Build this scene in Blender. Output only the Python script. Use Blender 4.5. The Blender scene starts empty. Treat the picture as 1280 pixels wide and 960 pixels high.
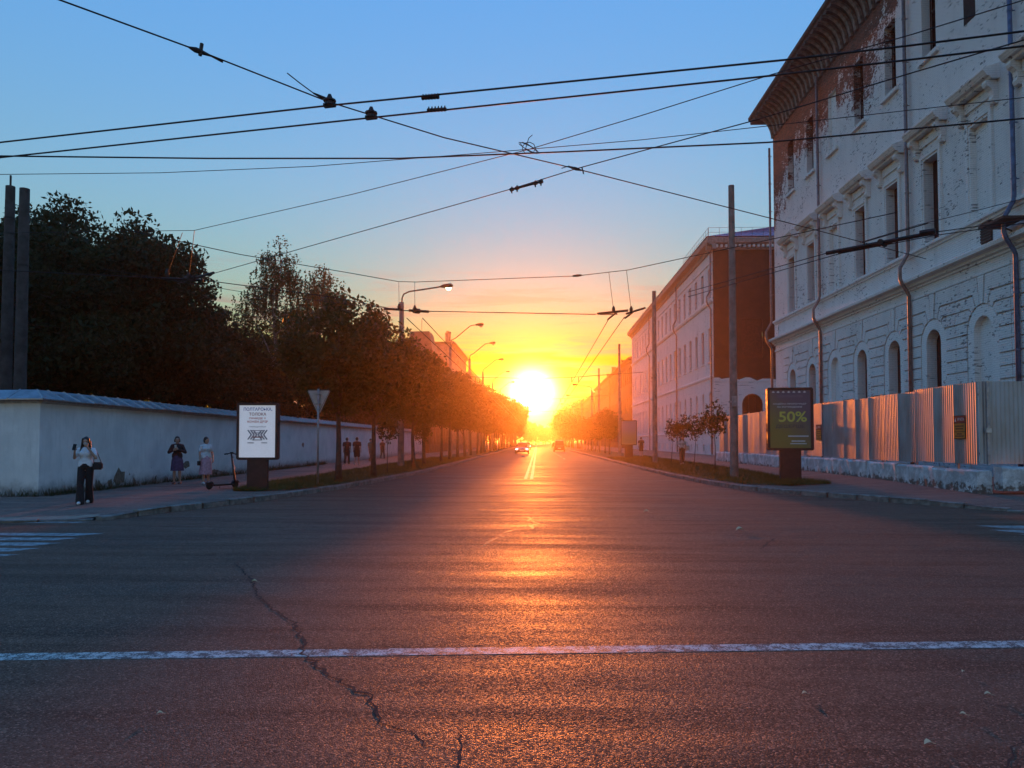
import bpy, bmesh, math, random
import numpy as np
from mathutils import Vector, Matrix
random.seed(7); RNG = np.random.default_rng(7)
R = math.radians
SC = bpy.context.scene
COL = SC.collection

# ------------------------------------------------------------------ camera
CAM_Z = 1.6
cam_d = bpy.data.cameras.new('camera'); cam = bpy.data.objects.new('camera', cam_d); COL.objects.link(cam)
cam_d.sensor_width = 36.0; cam_d.lens = 27.0; cam_d.clip_start = 0.05; cam_d.clip_end = 6000
cam_d.shift_y = 36.0 / 1280.0
PITCH, YAW = math.atan(36 / 960), math.atan(32 / 960)
cam.location = (0, 0, CAM_Z); cam.rotation_euler = (math.pi / 2 + PITCH, 0, YAW)
SC.camera = cam
_CM = cam.rotation_euler.to_matrix()

# ------------------------------------------------------------------ light
HAZE = 0.00068
SUN_EL, SUN_AZ = R(3.6), R(-0.4)          # azimuth from +Y, positive towards +X
SUN_DIR = Vector((math.sin(SUN_AZ) * math.cos(SUN_EL), math.cos(SUN_AZ) * math.cos(SUN_EL), math.sin(SUN_EL)))
SKY_STRENGTH, SUN_STRENGTH = 0.15, 0.85
W = bpy.data.worlds.new('World'); SC.world = W; W.use_nodes = True
def build_world():
    nt = W.node_tree; nt.nodes.clear(); N = nt.nodes.new; L = nt.links.new
    out = N('ShaderNodeOutputWorld'); bg = N('ShaderNodeBackground'); bg.inputs[1].default_value = SKY_STRENGTH
    sky = N('ShaderNodeTexSky'); sky.sky_type = 'NISHITA'; sky.sun_disc = False
    sky.sun_elevation = SUN_EL; sky.sun_rotation = SUN_AZ; sky.altitude = 150
    sky.air_density = 1.9; sky.dust_density = 0.1; sky.ozone_density = 3.0
    tc = N('ShaderNodeTexCoord')
    def m(op, a, b=None, c=None, clamp=False):
        n = N('ShaderNodeMath'); n.operation = op; n.use_clamp = clamp
        for k, v in enumerate((a, b, c)):
            if v is None: continue
            if isinstance(v, (int, float)): n.inputs[k].default_value = v
            else: L(v, n.inputs[k])
        return n.outputs[0]
    def vm(op, a, b):
        n = N('ShaderNodeVectorMath'); n.operation = op
        for k, v in enumerate((a, b)):
            if isinstance(v, (tuple, Vector)): n.inputs[k].default_value = v
            else: L(v, n.inputs[k])
        return n.outputs['Value'] if op == 'DOT_PRODUCT' else n.outputs[0]
    def mix(f, a, b, mode='MIX'):
        n = N('ShaderNodeMix'); n.data_type = 'RGBA'; n.blend_type = mode; n.clamp_factor = True
        for k, v in ((0, f), (6, a), (7, b)):
            if isinstance(v, (int, float)): n.inputs[k].default_value = v
            elif isinstance(v, tuple): n.inputs[k].default_value = v
            else: L(v, n.inputs[k])
        return n.outputs[2]
    d = tc.outputs['Generated']
    dot = vm('DOT_PRODUCT', d, SUN_DIR)
    ang = m('MULTIPLY', m('ARCCOSINE', m('MINIMUM', dot, 0.999999)), 180 / math.pi)   # degrees from the sun
    sep = N('ShaderNodeSeparateXYZ'); L(d, sep.inputs[0])
    # streaky high cloud, thickest low over the sunset
    el = m('MULTIPLY', sep.outputs[2], 1.0)
    mp = N('ShaderNodeMapping'); L(d, mp.inputs[0]); mp.inputs['Scale'].default_value = (4.0, 4.0, 48.0)
    nz = N('ShaderNodeTexNoise'); L(mp.outputs[0], nz.inputs[0]); nz.inputs['Scale'].default_value = 1.9
    nz.inputs['Detail'].default_value = 7; nz.inputs['Roughness'].default_value = 0.6; nz.inputs['Distortion'].default_value = 0.5
    cl = m('SMOOTH_MIN', 1.0, m('MULTIPLY', m('SUBTRACT', nz.outputs[0], 0.5), 8.0), 0.1)
    cl = m('MAXIMUM', cl, 0.0)
    band = m('MULTIPLY', m('SUBTRACT', 0.235, el), 9.0, clamp=True)      # fades out ~13 degrees up
    cl = m('MULTIPLY', cl, band)
    warm = m('POWER', 2.718, m('MULTIPLY', ang, -1 / 13.0))
    near = m('POWER', 2.718, m('MULTIPLY', ang, -1 / 4.2))
    hs = N('ShaderNodeHueSaturation'); hs.inputs['Saturation'].default_value = 1.3; L(sky.outputs[0], hs.inputs['Color'])
    # evening multiple scattering flattens the sky: scale by luminance ^ (SKY_GAMMA - 1), the same everywhere
    lum = N('ShaderNodeRGBToBW'); L(hs.outputs[0], lum.inputs[0])
    vs0 = N('ShaderNodeVectorMath'); vs0.operation = 'SCALE'; L(hs.outputs[0], vs0.inputs[0]); L(m('POWER', m('MAXIMUM', lum.outputs[0], 0.02), SKY_GAMMA - 1.0), vs0.inputs['Scale'])
    col = mix(1.0, vs0.outputs[0], SKY_TINT, 'MULTIPLY')
    ccol = N('ShaderNodeCombineColor')
    L(m('ADD', m('MULTIPLY', warm, CL[0]), CLB[0]), ccol.inputs[0]); L(m('ADD', m('MULTIPLY', warm, CL[1]), CLB[1]), ccol.inputs[1]); L(m('ADD', m('MULTIPLY', warm, CL[2]), CLB[2]), ccol.inputs[2])
    col = mix(m('MULTIPLY', cl, 0.85), col, ccol.outputs[0])
    # aureole of the low sun
    def glow(col, sigma, c, p=1.0):
        g = m('POWER', 2.718, m('MULTIPLY', m('POWER', m('DIVIDE', ang, sigma), p), -1.0))
        vs = N('ShaderNodeVectorMath'); vs.operation = 'SCALE'; vs.inputs[0].default_value = c; L(g, vs.inputs['Scale'])
        return mix(1.0, col, vs.outputs[0], 'ADD')
    for sg, c, p in GLOWS: col = glow(col, sg, c, p)
    L(col, bg.inputs[0]); L(bg.outputs[0], out.inputs[0])
SKY_GAMMA = 0.42; SKY_TINT = (0.50, 0.655, 0.97, 1)      # white balance of the photograph
CL = (1.0, .30, .0); CLB = (.50, .32, .38)
GLOWS = [(3.0, (.7, .38, 0.0), 2.4), (0.95, (22.0, 20.5, 17.0), 1.5)]
build_world()
sl = bpy.data.lights.new('sun', 'SUN'); sun = bpy.data.objects.new('sun', sl); COL.objects.link(sun)
sl.energy = SUN_STRENGTH; sl.angle = R(0.6); sl.color = (1.0, 0.22, 0.03)
sun.rotation_euler = (-SUN_DIR).to_track_quat('-Z', 'Y').to_euler(); sun.location = (0, 60, 60)
SC.view_settings.view_transform = 'Standard'; SC.view_settings.look = 'None'
SC.view_settings.exposure = 2.0; SC.view_settings.gamma = 1.0; SC.view_settings.use_curve_mapping = False
SC.render.engine = 'CYCLES'
cy = SC.cycles
cy.use_denoising = True; cy.max_bounces = 6; cy.diffuse_bounces = 3; cy.glossy_bounces = 3; cy.transmission_bounces = 4
cy.volume_bounces = 0; cy.transparent_max_bounces = 8; cy.caustics_reflective = False; cy.caustics_refractive = False
cy.sample_clamp_indirect = 6.0

# ------------------------------------------------------------------ helpers
def ray(x, y):
    """direction through photograph pixel (1280 x 960)"""
    return _CM @ Vector(((x - 640) / 960, (480 - y + 36) / 960, -1))
def on_z(x, y, z):
    r = ray(x, y); t = (z - CAM_Z) / r.z; return Vector((r.x * t, r.y * t, z))
def on_x(x, y, X):
    r = ray(x, y); t = X / r.x; return Vector((X, r.y * t, CAM_Z + r.z * t))
def on_y(x, y, Y):
    r = ray(x, y); t = Y / r.y; return Vector((r.x * t, Y, CAM_Z + r.z * t))

def tag(o, label=None, cat=None, group=None, kind=None):
    if label: o['label'] = label
    if cat: o['category'] = cat
    if group: o['group'] = group
    if kind: o['kind'] = kind
    return o
def empty(name, loc=(0, 0, 0), rz=0.0, parent=None):
    o = bpy.data.objects.new(name, None); COL.objects.link(o); o.location = loc; o.rotation_euler = (0, 0, rz)
    o.empty_display_size = 0.1; o.parent = parent; return o
def obj(name, me, parent=None, loc=None, rz=None):
    o = bpy.data.objects.new(name, me); COL.objects.link(o); o.parent = parent
    if loc is not None: o.location = loc
    if rz is not None: o.rotation_euler = (0, 0, rz)
    return o
def copy_tree(o, parent=None):
    c = o.copy(); COL.objects.link(c); c.parent = parent
    for ch in list(o.children): copy_tree(ch, c)
    return c

class MB:
    """collects faces of one mesh"""
    def __init__(s): s.v = []; s.f = []; s.m = []; s.mats = []; s.cur = 0
    def mat(s, m):
        if m not in s.mats: s.mats.append(m)
        s.cur = s.mats.index(m); return s
    def face(s, pts):
        n = len(s.v); s.v += [tuple(p) for p in pts]; s.f.append(tuple(range(n, n + len(pts)))); s.m.append(s.cur); return s
    def raw(s, v, f):
        n = len(s.v); s.v += [tuple(p) for p in v]
        for q in f: s.f.append(tuple(i + n for i in q)); s.m.append(s.cur)
        return s
    def box(s, x0, y0, z0, x1, y1, z1, M=None):
        v = [(x0, y0, z0), (x1, y0, z0), (x1, y1, z0), (x0, y1, z0), (x0, y0, z1), (x1, y0, z1), (x1, y1, z1), (x0, y1, z1)]
        if M is not None: v = [M @ Vector(p) for p in v]
        return s.raw(v, [(0, 3, 2, 1), (4, 5, 6, 7), (0, 1, 5, 4), (1, 2, 6, 5), (2, 3, 7, 6), (3, 0, 4, 7)])
    def cbox(s, c, d, M=None):
        return s.box(c[0] - d[0] / 2, c[1] - d[1] / 2, c[2] - d[2] / 2, c[0] + d[0] / 2, c[1] + d[1] / 2, c[2] + d[2] / 2, M)
    def tube(s, pts, rad, n=8, cap=True):
        pts = [Vector(p) for p in pts]; k = len(pts)
        if not isinstance(rad, (list, tuple)): rad = [rad] * k
        v = []; f = []; up = None
        for i, p in enumerate(pts):
            t = (pts[min(i + 1, k - 1)] - pts[max(i - 1, 0)])
            t = t.normalized() if t.length > 1e-9 else Vector((0, 0, 1))
            if up is None:
                a = Vector((0, 0, 1)) if abs(t.z) < 0.9 else Vector((1, 0, 0)); up = t.cross(a).normalized()
            up = (up - t * up.dot(t)).normalized(); w = t.cross(up)
            for j in range(n):
                a = 2 * math.pi * j / n; v.append(p + (up * math.cos(a) + w * math.sin(a)) * rad[i])
        for i in range(k - 1):
            for j in range(n): f.append((i * n + j, i * n + (j + 1) % n, (i + 1) * n + (j + 1) % n, (i + 1) * n + j))
        if cap: f.append(tuple(range(n - 1, -1, -1))); f.append(tuple(range((k - 1) * n, k * n)))
        return s.raw(v, f)
    def prism(s, poly, o, ux, uy, un, t):
        """polygon (2d list) on plane o + a*ux + b*uy, extruded by t along un"""
        o, ux, uy, un = Vector(o), Vector(ux), Vector(uy), Vector(un)
        a = [o + ux * p[0] + uy * p[1] for p in poly]; b = [p + un * t for p in a]; n = len(a)
        f = [tuple(range(n - 1, -1, -1)), tuple(range(n, 2 * n))] + [(i, (i + 1) % n, n + (i + 1) % n, n + i) for i in range(n)]
        return s.raw(a + b, f)
    def sweep(s, prof, path_a, path_b, out, up):
        """profile [(outward, up)] swept straight from a to b, closed and capped"""
        a, b, out, up = Vector(path_a), Vector(path_b), Vector(out), Vector(up); n = len(prof)
        v = [a + out * p[0] + up * p[1] for p in prof] + [b + out * p[0] + up * p[1] for p in prof]
        f = [(i, (i + 1) % n, n + (i + 1) % n, n + i) for i in range(n)] + [tuple(range(n - 1, -1, -1)), tuple(range(n, 2 * n))]
        return s.raw(v, f)
    def mesh(s, name, mats=None, smooth=False, fix=True):
        me = bpy.data.meshes.new(name); me.from_pydata(s.v, [], s.f)
        for m in (mats or s.mats): me.materials.append(m)
        if s.mats and not mats: me.polygons.foreach_set('material_index', s.m)
        if fix:
            bm = bmesh.new(); bm.from_mesh(me); bmesh.ops.recalc_face_normals(bm, faces=bm.faces); bm.to_mesh(me); bm.free()
        if smooth: me.polygons.foreach_set('use_smooth', [True] * len(me.polygons))
        me.update(); return me
    def build(s, name, mat=None, parent=None, smooth=False, loc=None, rz=None, fix=True):
        return obj(name, s.mesh(name, [mat] if mat else None, smooth, fix), parent, loc, rz)

def smooth_by_angle(me, deg=40):
    bm = bmesh.new(); bm.from_mesh(me); bmesh.ops.remove_doubles(bm, verts=bm.verts, dist=1e-5)
    for f in bm.faces: f.smooth = True
    for e in bm.edges:
        e.smooth = len(e.link_faces) == 2 and e.calc_face_angle(0) < R(deg)
    bm.to_mesh(me); bm.free()

# ------------------------------------------------------------------ materials
class NT:
    def __init__(s, name):
        s.mat = bpy.data.materials.new(name); s.mat.use_nodes = True; s.t = s.mat.node_tree
        s.t.nodes.clear(); s.out = s.n('ShaderNodeOutputMaterial'); s.p = s.n('ShaderNodeBsdfPrincipled')
        s.t.links.new(s.p.outputs[0], s.out.inputs[0]); s.p.inputs['Roughness'].default_value = 0.8
        s._tc = None
    def n(s, t): return s.t.nodes.new(t)
    def set(s, sock, v):
        if isinstance(v, (int, float)):
            try: sock.default_value = v
            except TypeError: sock.default_value = (v, v, v, 1) if len(sock.default_value) == 4 else (v, v, v)
        elif isinstance(v, (tuple, list)):
            if len(v) == 3 and sock.type == 'RGBA': v = (*v, 1)
            sock.default_value = v
        else: s.t.links.new(v, sock)
    def coord(s, kind='Object'):
        if s._tc is None: s._tc = s.n('ShaderNodeTexCoord')
        return s._tc.outputs[kind]
    def pos(s):
        return s.n('ShaderNodeNewGeometry').outputs['Position']
    def map(s, v, scale=(1, 1, 1), rot=(0, 0, 0), loc=(0, 0, 0)):
        m = s.n('ShaderNodeMapping'); s.set(m.inputs[0], v); m.inputs['Scale'].default_value = scale
        m.inputs['Rotation'].default_value = rot; m.inputs['Location'].default_value = loc; return m.outputs[0]
    def noise(s, v, scale, detail=4, rough=0.55, dist=0.0, out=0):
        n = s.n('ShaderNodeTexNoise'); s.set(n.inputs['Vector'], v); n.inputs['Scale'].default_value = scale
        n.inputs['Detail'].default_value = detail; n.inputs['Roughness'].default_value = rough; n.inputs['Distortion'].default_value = dist
        return n.outputs[out]
    def voro(s, v, scale, feature='F1', out='Distance'):
        n = s.n('ShaderNodeTexVoronoi'); n.feature = feature; s.set(n.inputs['Vector'], v); n.inputs['Scale'].default_value = scale
        return n.outputs[out]
    def m(s, op, a, b=None, clamp=False):
        n = s.n('ShaderNodeMath'); n.operation = op; n.use_clamp = clamp; s.set(n.inputs[0], a)
        if b is not None: s.set(n.inputs[1], b)
        return n.outputs[0]
    def ramp(s, v, a, b, lo=0.0, hi=1.0):
        n = s.n('ShaderNodeMapRange'); n.interpolation_type = 'SMOOTHSTEP'; s.set(n.inputs[0], v)
        for k, x in ((1, a), (2, b), (3, lo), (4, hi)): n.inputs[k].default_value = x
        return n.outputs[0]
    def mix(s, f, a, b, mode='MIX'):
        n = s.n('ShaderNodeMix'); n.data_type = 'RGBA'; n.blend_type = mode; s.set(n.inputs[0], f); s.set(n.inputs[6], a); s.set(n.inputs[7], b)
        return n.outputs[2]
    def xyz(s, v):
        n = s.n('ShaderNodeSeparateXYZ'); s.set(n.inputs[0], v); return n.outputs
    def comb(s, x, y, z):
        n = s.n('ShaderNodeCombineXYZ'); s.set(n.inputs[0], x); s.set(n.inputs[1], y); s.set(n.inputs[2], z); return n.outputs[0]
    def bump(s, h, strength=0.4, dist=0.02, normal=None):
        n = s.n('ShaderNodeBump'); n.inputs['Strength'].default_value = strength; n.inputs['Distance'].default_value = dist; s.set(n.inputs['Height'], h)
        if normal is not None: s.set(n.inputs['Normal'], normal)
        return n.outputs[0]
    def col(s, v): s.set(s.p.inputs['Base Color'], v); return s
    def rough(s, v): s.set(s.p.inputs['Roughness'], v); return s
    def metal(s, v): s.set(s.p.inputs['Metallic'], v); return s
    def spec(s, v): s.set(s.p.inputs['Specular IOR Level'], v); return s
    def nrm(s, v): s.set(s.p.inputs['Normal'], v); return s
M_ = {}
def plain(name, c, rough=0.7, metal=0.0, var=0.25, scale=6.0, bump=0.15):
    """base colour with mottling and a little relief"""
    if name in M_: return M_[name]
    k = NT(name); p = k.coord()
    n = k.noise(p, scale, 5, 0.6)
    k.col(k.mix(k.ramp(n, 0.3, 0.7), tuple(x * (1 - var) for x in c), tuple(min(1, x * (1 + var)) for x in c)))
    k.rough(k.ramp(k.noise(p, scale * 2.3, 3), 0.3, 0.7, max(0, rough - 0.1), min(1, rough + 0.1))); k.metal(metal)
    if bump: k.nrm(k.bump(k.noise(p, scale * 9, 4), bump, 0.01))
    M_[name] = k.mat; return k.mat
# ------------------------------------------------------------------ ground, roads, pavements
def in_poly(x, y, poly):
    x = np.asarray(x); y = np.asarray(y); c = np.zeros(x.shape, bool); n = len(poly)
    for i in range(n):
        x0, y0 = poly[i]; x1, y1 = poly[(i + 1) % n]
        with np.errstate(divide='ignore', invalid='ignore'):
            c ^= ((y0 > y) != (y1 > y)) & (x < (x1 - x0) * (y - y0) / ((y1 - y0) or 1e-12) + x0)
    return c
def near_poly(x, y, line):
    """distance to a polyline, index of the nearest segment and its parameter"""
    best = (1e9, 0, 0.0)
    for i in range(len(line) - 1):
        ax, ay = line[i]; bx, by = line[i + 1]; dx, dy = bx - ax, by - ay
        t = max(0, min(1, ((x - ax) * dx + (y - ay) * dy) / (dx * dx + dy * dy)))
        d = math.hypot(x - ax - dx * t, y - ay - dy * t)
        if d < best[0]: best = (d, i, t)
    return best
# kerb lines (foot of the kerb on the road) from the far end of the street round each corner
KR = [(5.85, 620), (5.85, 60), (5.9, 46), (6.02, 36), (6.3, 30), (6.77, 25.94), (7.4, 24.1), (8.16, 22.64), (8.98, 21.02), (9.66, 19.86), (10.18, 18.94), (10.93, 17.72), (12.2, 16.6), (15, 15.7), (80, 15.0)]
KL = [(-5.7, 620), (-5.7, 46), (-5.75, 40), (-6.0, 34), (-6.35, 29), (-6.6, 25.5), (-6.96, 23.15), (-7.36, 20.6), (-7.95, 18.34), (-8.39, 16.88), (-8.66, 15.75), (-9.35, 15.2), (-10.5, 14.8), (-14, 14.5), (-80, 14.2)]
HR = [.13] * 10 + [.09, .04, .03, .03, .03]
HL = [.13] * 10 + [.08, .03, .03, .03, .03]
def zr(x, y):
    d, i, t = near_poly(x, y, KR); h = HR[i] * (1 - t) + HR[i + 1] * t
    return h + (.13 - h) * min(1, d / 2.0) + 0.038 * min(max(d - .3, 0), 6.0)
def zl(x, y):
    d, i, t = near_poly(x, y, KL); h = HL[i] * (1 - t) + HL[i + 1] * t
    return h + (.13 - h) * min(1, d / 4.5)

def asphalt(name, base, var, rough=(.40, .60), agg=1.0, warm=(1.0, .96, .95)):
    k = NT(name); p = k.pos()
    big = k.noise(k.map(p, (.35, 1, 1)), .55, 5, .6, .6); mid = k.noise(p, 3.2, 5, .62)
    streak = k.noise(k.map(p, (.16, 1.6, 1)), 1.3, 5, .62, .4)
    agn = k.voro(p, 95 * agg, 'F1', 'Color'); agd = k.voro(p, 95 * agg)
    fine = k.noise(p, 260 * agg, 2, .5)
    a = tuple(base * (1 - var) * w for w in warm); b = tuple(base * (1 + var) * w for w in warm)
    c = k.mix(k.ramp(big, .3, .7), a, b)
    c = k.mix(k.m('MULTIPLY', k.ramp(mid, .35, .75), .5), c, tuple(x * 1.35 for x in b))
    c = k.mix(k.m('MULTIPLY', k.ramp(streak, .45, .7), .7), c, tuple(x * .6 for x in a))
    sp = k.xyz(agn)[0]
    c = k.mix(k.ramp(sp, .82, .98), c, tuple(x * 2.4 for x in b)); c = k.mix(k.m('MULTIPLY', k.ramp(sp, .3, .05), .6), c, tuple(x * .4 for x in a))
    k.col(c)
    r = k.m('ADD', k.ramp(big, .3, .7, rough[0], rough[1]), k.ramp(streak, .35, .7, -.05, .10))
    k.rough(k.m('ADD', r, k.ramp(sp, .1, .9, .14, -.2))); k.spec(.2)
    h = k.m('ADD', k.m('MULTIPLY', agd, -1.0), k.m('MULTIPLY', fine, .5))
    n1 = k.bump(h, .75, .007)
    n2 = k.bump(k.m('ADD', k.noise(k.map(p, (.5, 1.3, 1)), 1.1, 4, .55), k.m('MULTIPLY', mid, .25)), .16, .05, n1)
    k.nrm(n2); return k.mat
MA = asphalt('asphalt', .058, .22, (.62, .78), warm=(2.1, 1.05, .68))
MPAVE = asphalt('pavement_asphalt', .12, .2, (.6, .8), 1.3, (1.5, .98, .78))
ke = NT('earth'); p = ke.pos(); ke.col(ke.mix(ke.ramp(ke.noise(p, .8, 6), .3, .7), (.045, .04, .022), (.085, .07, .045))); ke.rough(.9); ke.nrm(ke.bump(ke.noise(p, 12, 5), .5, .05)); MEARTH = ke.mat
kg = NT('turf_soil'); p = kg.pos(); kg.col(kg.mix(kg.ramp(kg.noise(p, 2.2, 6), .35, .65), (.045, .05, .014), (.10, .088, .035))); kg.rough(.9); kg.nrm(kg.bump(kg.noise(p, 26, 5), .8, .05)); MTURF = kg.mat
kk = NT('kerb_concrete'); p = kk.pos(); n = kk.noise(p, 5, 6, .65)
kk.col(kk.mix(kk.ramp(n, .35, .7), (.13, .115, .10), (.30, .27, .24))); kk.rough(.75); kk.nrm(kk.bump(kk.noise(p, 30, 5, .7), .6, .02)); MKERB = kk.mat

b = MB(); b.face([(-1500, -300, -.06), (1500, -300, -.06), (1500, 2200, -.06), (-1500, 2200, -.06)])
tag(b.build('ground', MEARTH), kind='structure')
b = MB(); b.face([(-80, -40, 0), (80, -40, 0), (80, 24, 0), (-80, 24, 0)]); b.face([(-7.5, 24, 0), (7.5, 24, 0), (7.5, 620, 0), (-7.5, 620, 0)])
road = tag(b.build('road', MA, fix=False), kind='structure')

def pavement(name, line, zf, side, mat, far):
    """area behind a kerb line: n-gon cut by a grid, heights from zf"""
    bm = bmesh.new()
    pts = [Vector((x, y, 0)) for x, y in line] + [Vector((side * 80, 620, 0))]
    f = bm.faces.new([bm.verts.new(p) for p in (pts if side > 0 else pts[::-1])])
    cuts = [((side * v, 0, 0), (1, 0, 0)) for v in (6.5, 7, 7.5, 8, 8.5, 9, 9.5, 10, 11, 12, 13, 14, 15, 17, 20)]
    cuts += [((0, v, 0), (0, 1, 0)) for v in (16, 17, 18, 19, 20, 21, 22, 23, 24, 25, 26, 28, 30, 33, 36, 40, 46, 54, 64, 80, 120, 200, 350)]
    for co, no in cuts:
        bmesh.ops.bisect_plane(bm, geom=bm.verts[:] + bm.edges[:] + bm.faces[:], plane_co=co, plane_no=no, dist=1e-4)
    bmesh.ops.triangulate(bm, faces=bm.faces)
    for v in bm.verts: v.co.z = zf(v.co.x, v.co.y)
    bmesh.ops.recalc_face_normals(bm, faces=bm.faces)
    if sum(f.normal.z for f in bm.faces) < 0: bmesh.ops.reverse_faces(bm, faces=bm.faces)
    me = bpy.data.meshes.new(name); bm.to_mesh(me); bm.free(); me.materials.append(mat)
    return tag(obj(name, me), kind='structure')
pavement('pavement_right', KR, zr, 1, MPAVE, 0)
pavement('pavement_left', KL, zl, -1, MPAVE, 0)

# kerbs: single stones where they can be told apart, one run beyond
kb = MB(); L_, Wk, Ht = .97, .16, .34; c = .018
prof = [(0, -Ht), (Wk, -Ht), (Wk, 0), (c * 1.6, 0), (0, -c)]
kb.sweep(prof, (0, -L_ / 2, 0), (0, L_ / 2, 0), (1, 0, 0), (0, 0, 1)); KSTONE = kb.mesh('kerbstone', [MKERB])
def kerb(name, line, heights, side):
    root = empty(name); tag(root, kind='structure')
    seg = []; acc = 0
    for i in range(len(line) - 1):
        (ax, ay), (bx, by) = line[i], line[i + 1]; l = math.hypot(bx - ax, by - ay); seg.append((acc, l, i)); acc += l
    def at(s):
        for a, l, i in seg:
            if s <= a + l or i == len(seg) - 1:
                t = (s - a) / l; (ax, ay), (bx, by) = line[i], line[i + 1]
                return ax + (bx - ax) * t, ay + (by - ay) * t, heights[i] * (1 - t) + heights[i + 1] * t, (bx - ax) / l, (by - ay) / l
    s0 = 620 - 62.0
    s = s0
    while s < acc - 45:
        x, y, h, dx, dy = at(s + .5)
        if side < 0 and x < -26 or side > 0 and x > 24: break
        o = obj('kerbstone', KSTONE, root)
        # local +x points away from the road
        ang = math.atan2(dy, dx); nx, ny = (-dy, dx) if side > 0 else (dy, -dx)
        o.location = (x + RNG.normal(0, .012), y + RNG.normal(0, .012), h + .012 + RNG.normal(0, .009))
        o.rotation_euler = (RNG.normal(0, .008), RNG.normal(0, .02), math.atan2(ny, nx) + RNG.normal(0, .012)); o.scale = (1, RNG.uniform(.96, 1.02), 1)
        s += 1.0
    m = MB(); x = line[0][0]
    m.sweep(prof, (x, 62.0, .142), (x, 600, .142), (side, 0, 0), (0, 0, 1)); m.build('kerb_run', MKERB, root)
    return root
kerb('kerb_right', KR, HR, 1); kerb('kerb_left', KL, HL, -1)

# painted markings, 4 mm above the asphalt
kp = NT('road_paint'); p = kp.pos(); wear = kp.noise(kp.map(p, (1, 1, 1)), 9, 8, .75); w2 = kp.noise(p, 60, 4, .7)
wm = kp.ramp(kp.m('ADD', wear, kp.m('MULTIPLY', kp.m('SUBTRACT', w2, .5), .7)), .44, .54)
kp.col(kp.mix(wm, (.62, .59, .55), (.07, .065, .062))); kp.rough(.6); kp.nrm(kp.bump(w2, .4, .01)); MPAINT = kp.mat
kp = NT('road_paint_worn'); p = kp.pos(); wear = kp.noise(kp.map(p, (1, 1, 1)), 5, 8, .75); w2 = kp.noise(p, 60, 4, .7)
wm = kp.ramp(kp.m('ADD', wear, kp.m('MULTIPLY', kp.m('SUBTRACT', w2, .5), .7)), .38, .62)
kp.col(kp.mix(wm, (.42, .42, .43), (.075, .07, .07))); kp.rough(.6); MPAINTW = kp.mat
def sheet(name, pts, mat, z=.0016, parent=None):
    o = MB().face([(q[0], q[1], z) for q in pts]).build(name, mat, parent or road, fix=False); return o
A, B, C, D = [on_z(*q, 0) for q in ((0, 817), (1280, 801), (1280, 809.5), (0, 825.5))]
e = (B - A) * .35; sheet('stop_line', [D - e, C + e, B + e, A - e], MPAINT)
for yy, xe in ((15.0, -8.9), (13.05, -7.55), (12.42, -7.6), (11.8, -7.5), (11.18, -7.45), (10.55, -7.35), (9.9, -7.3), (9.25, -7.3)):
    wd = .2 if yy > 14 else .36
    sheet('crossing_stripe', [(-14, yy - wd / 2), (xe - .25, yy - wd / 2), (xe, yy + wd / 2), (-14, yy + wd / 2)], MPAINTW)
for yy, xs in ((14.75, 8.35), (14.05, 8.2), (13.4, 8.3), (12.75, 8.45), (12.1, 8.5)):
    sheet('crossing_stripe', [(xs + .3, yy - .24), (13.5, yy - .24), (13.5, yy + .24), (xs, yy + .24)], MPAINTW)
for x in (-.52, -.26): sheet('centre_line', [(x - .07, 33), (x + .07, 33), (x + .07, 400), (x - .07, 400)], MPAINT)
for q in range(14): sheet('lane_dash', [(2.4, 70 + q * 9), (2.52, 70 + q * 9), (2.52, 73.5 + q * 9), (2.4, 73.5 + q * 9)], MPAINT)

# cracks and tar seams
MCRACK = plain('crack_dirt', (.012, .010, .009), .95, var=.3)
kt = NT('tar'); kt.col((.02, .018, .017)); kt.rough(.55); kt.nrm(kt.bump(kt.noise(kt.pos(), 40, 3), .4, .01)); MTAR = kt.mat
def crack(name, pix, w, mat, jit=.03, z=.0012, step=.05):
    pts = [on_z(*q, z) for q in pix]; out = []
    for a, c in zip(pts[:-1], pts[1:]):
        n = max(1, int((c - a).length / step))
        for k in range(n):
            q = a.lerp(c, k / n); out.append(q + Vector((RNG.normal(0, jit), RNG.normal(0, jit), 0)) * (1 if k else .4))
    out.append(pts[-1]); v = []; f = []
    for i, q in enumerate(out):
        t = (out[min(i + 1, len(out) - 1)] - out[max(i - 1, 0)]).normalized(); nn = Vector((-t.y, t.x, 0))
        ww = w * RNG.uniform(.35, 1.25) * (.35 + .65 * min(1, i / 6, (len(out) - 1 - i) / 6))
        v += [q + nn * ww, q - nn * ww]
        if i: f.append((2 * i - 2, 2 * i - 1, 2 * i + 1, 2 * i))
    m = MB(); m.raw(v, f); return m.build(name, mat, road, fix=False)
main = [(293, 703), (316, 727), (322, 745), (340, 760), (365, 777), (375, 788), (382, 800), (377, 812), (385, 822), (397, 834), (413, 842), (423, 853), (440, 858), (465, 868), (470, 884), (472, 898), (485, 908), (505, 912)]
crack('road_crack', main, .0125, MCRACK, .018, .003)
crack('road_crack', [(495, 909), (512, 914), (521, 923), (530, 931), (552, 935), (573, 939)], .008, MCRACK, .012)
crack('road_crack', [(573, 915), (578, 930), (575, 945), (571, 975)], .010, MCRACK, .012)
crack('road_crack', [(1225, 876), (1252, 882), (1290, 886)], .006, MCRACK, .012)
crack('road_crack', [(1275, 922), (1264, 934), (1270, 946), (1258, 956), (1264, 980)], .009, MCRACK, .012)
crack('tar_seam', [(600, 685), (618, 674), (636, 664), (652, 661), (664, 661), (667, 655), (660, 649), (652, 645)], .035, MTAR, .05, .0014, .15)
crack('tar_seam', [(463, 642), (500, 641.5)], .05, MTAR, .02, .0014, .2); crack('tar_seam', [(470, 683), (520, 681), (562, 680.5)], .02, MTAR, .015, .0014, .2)
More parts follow.
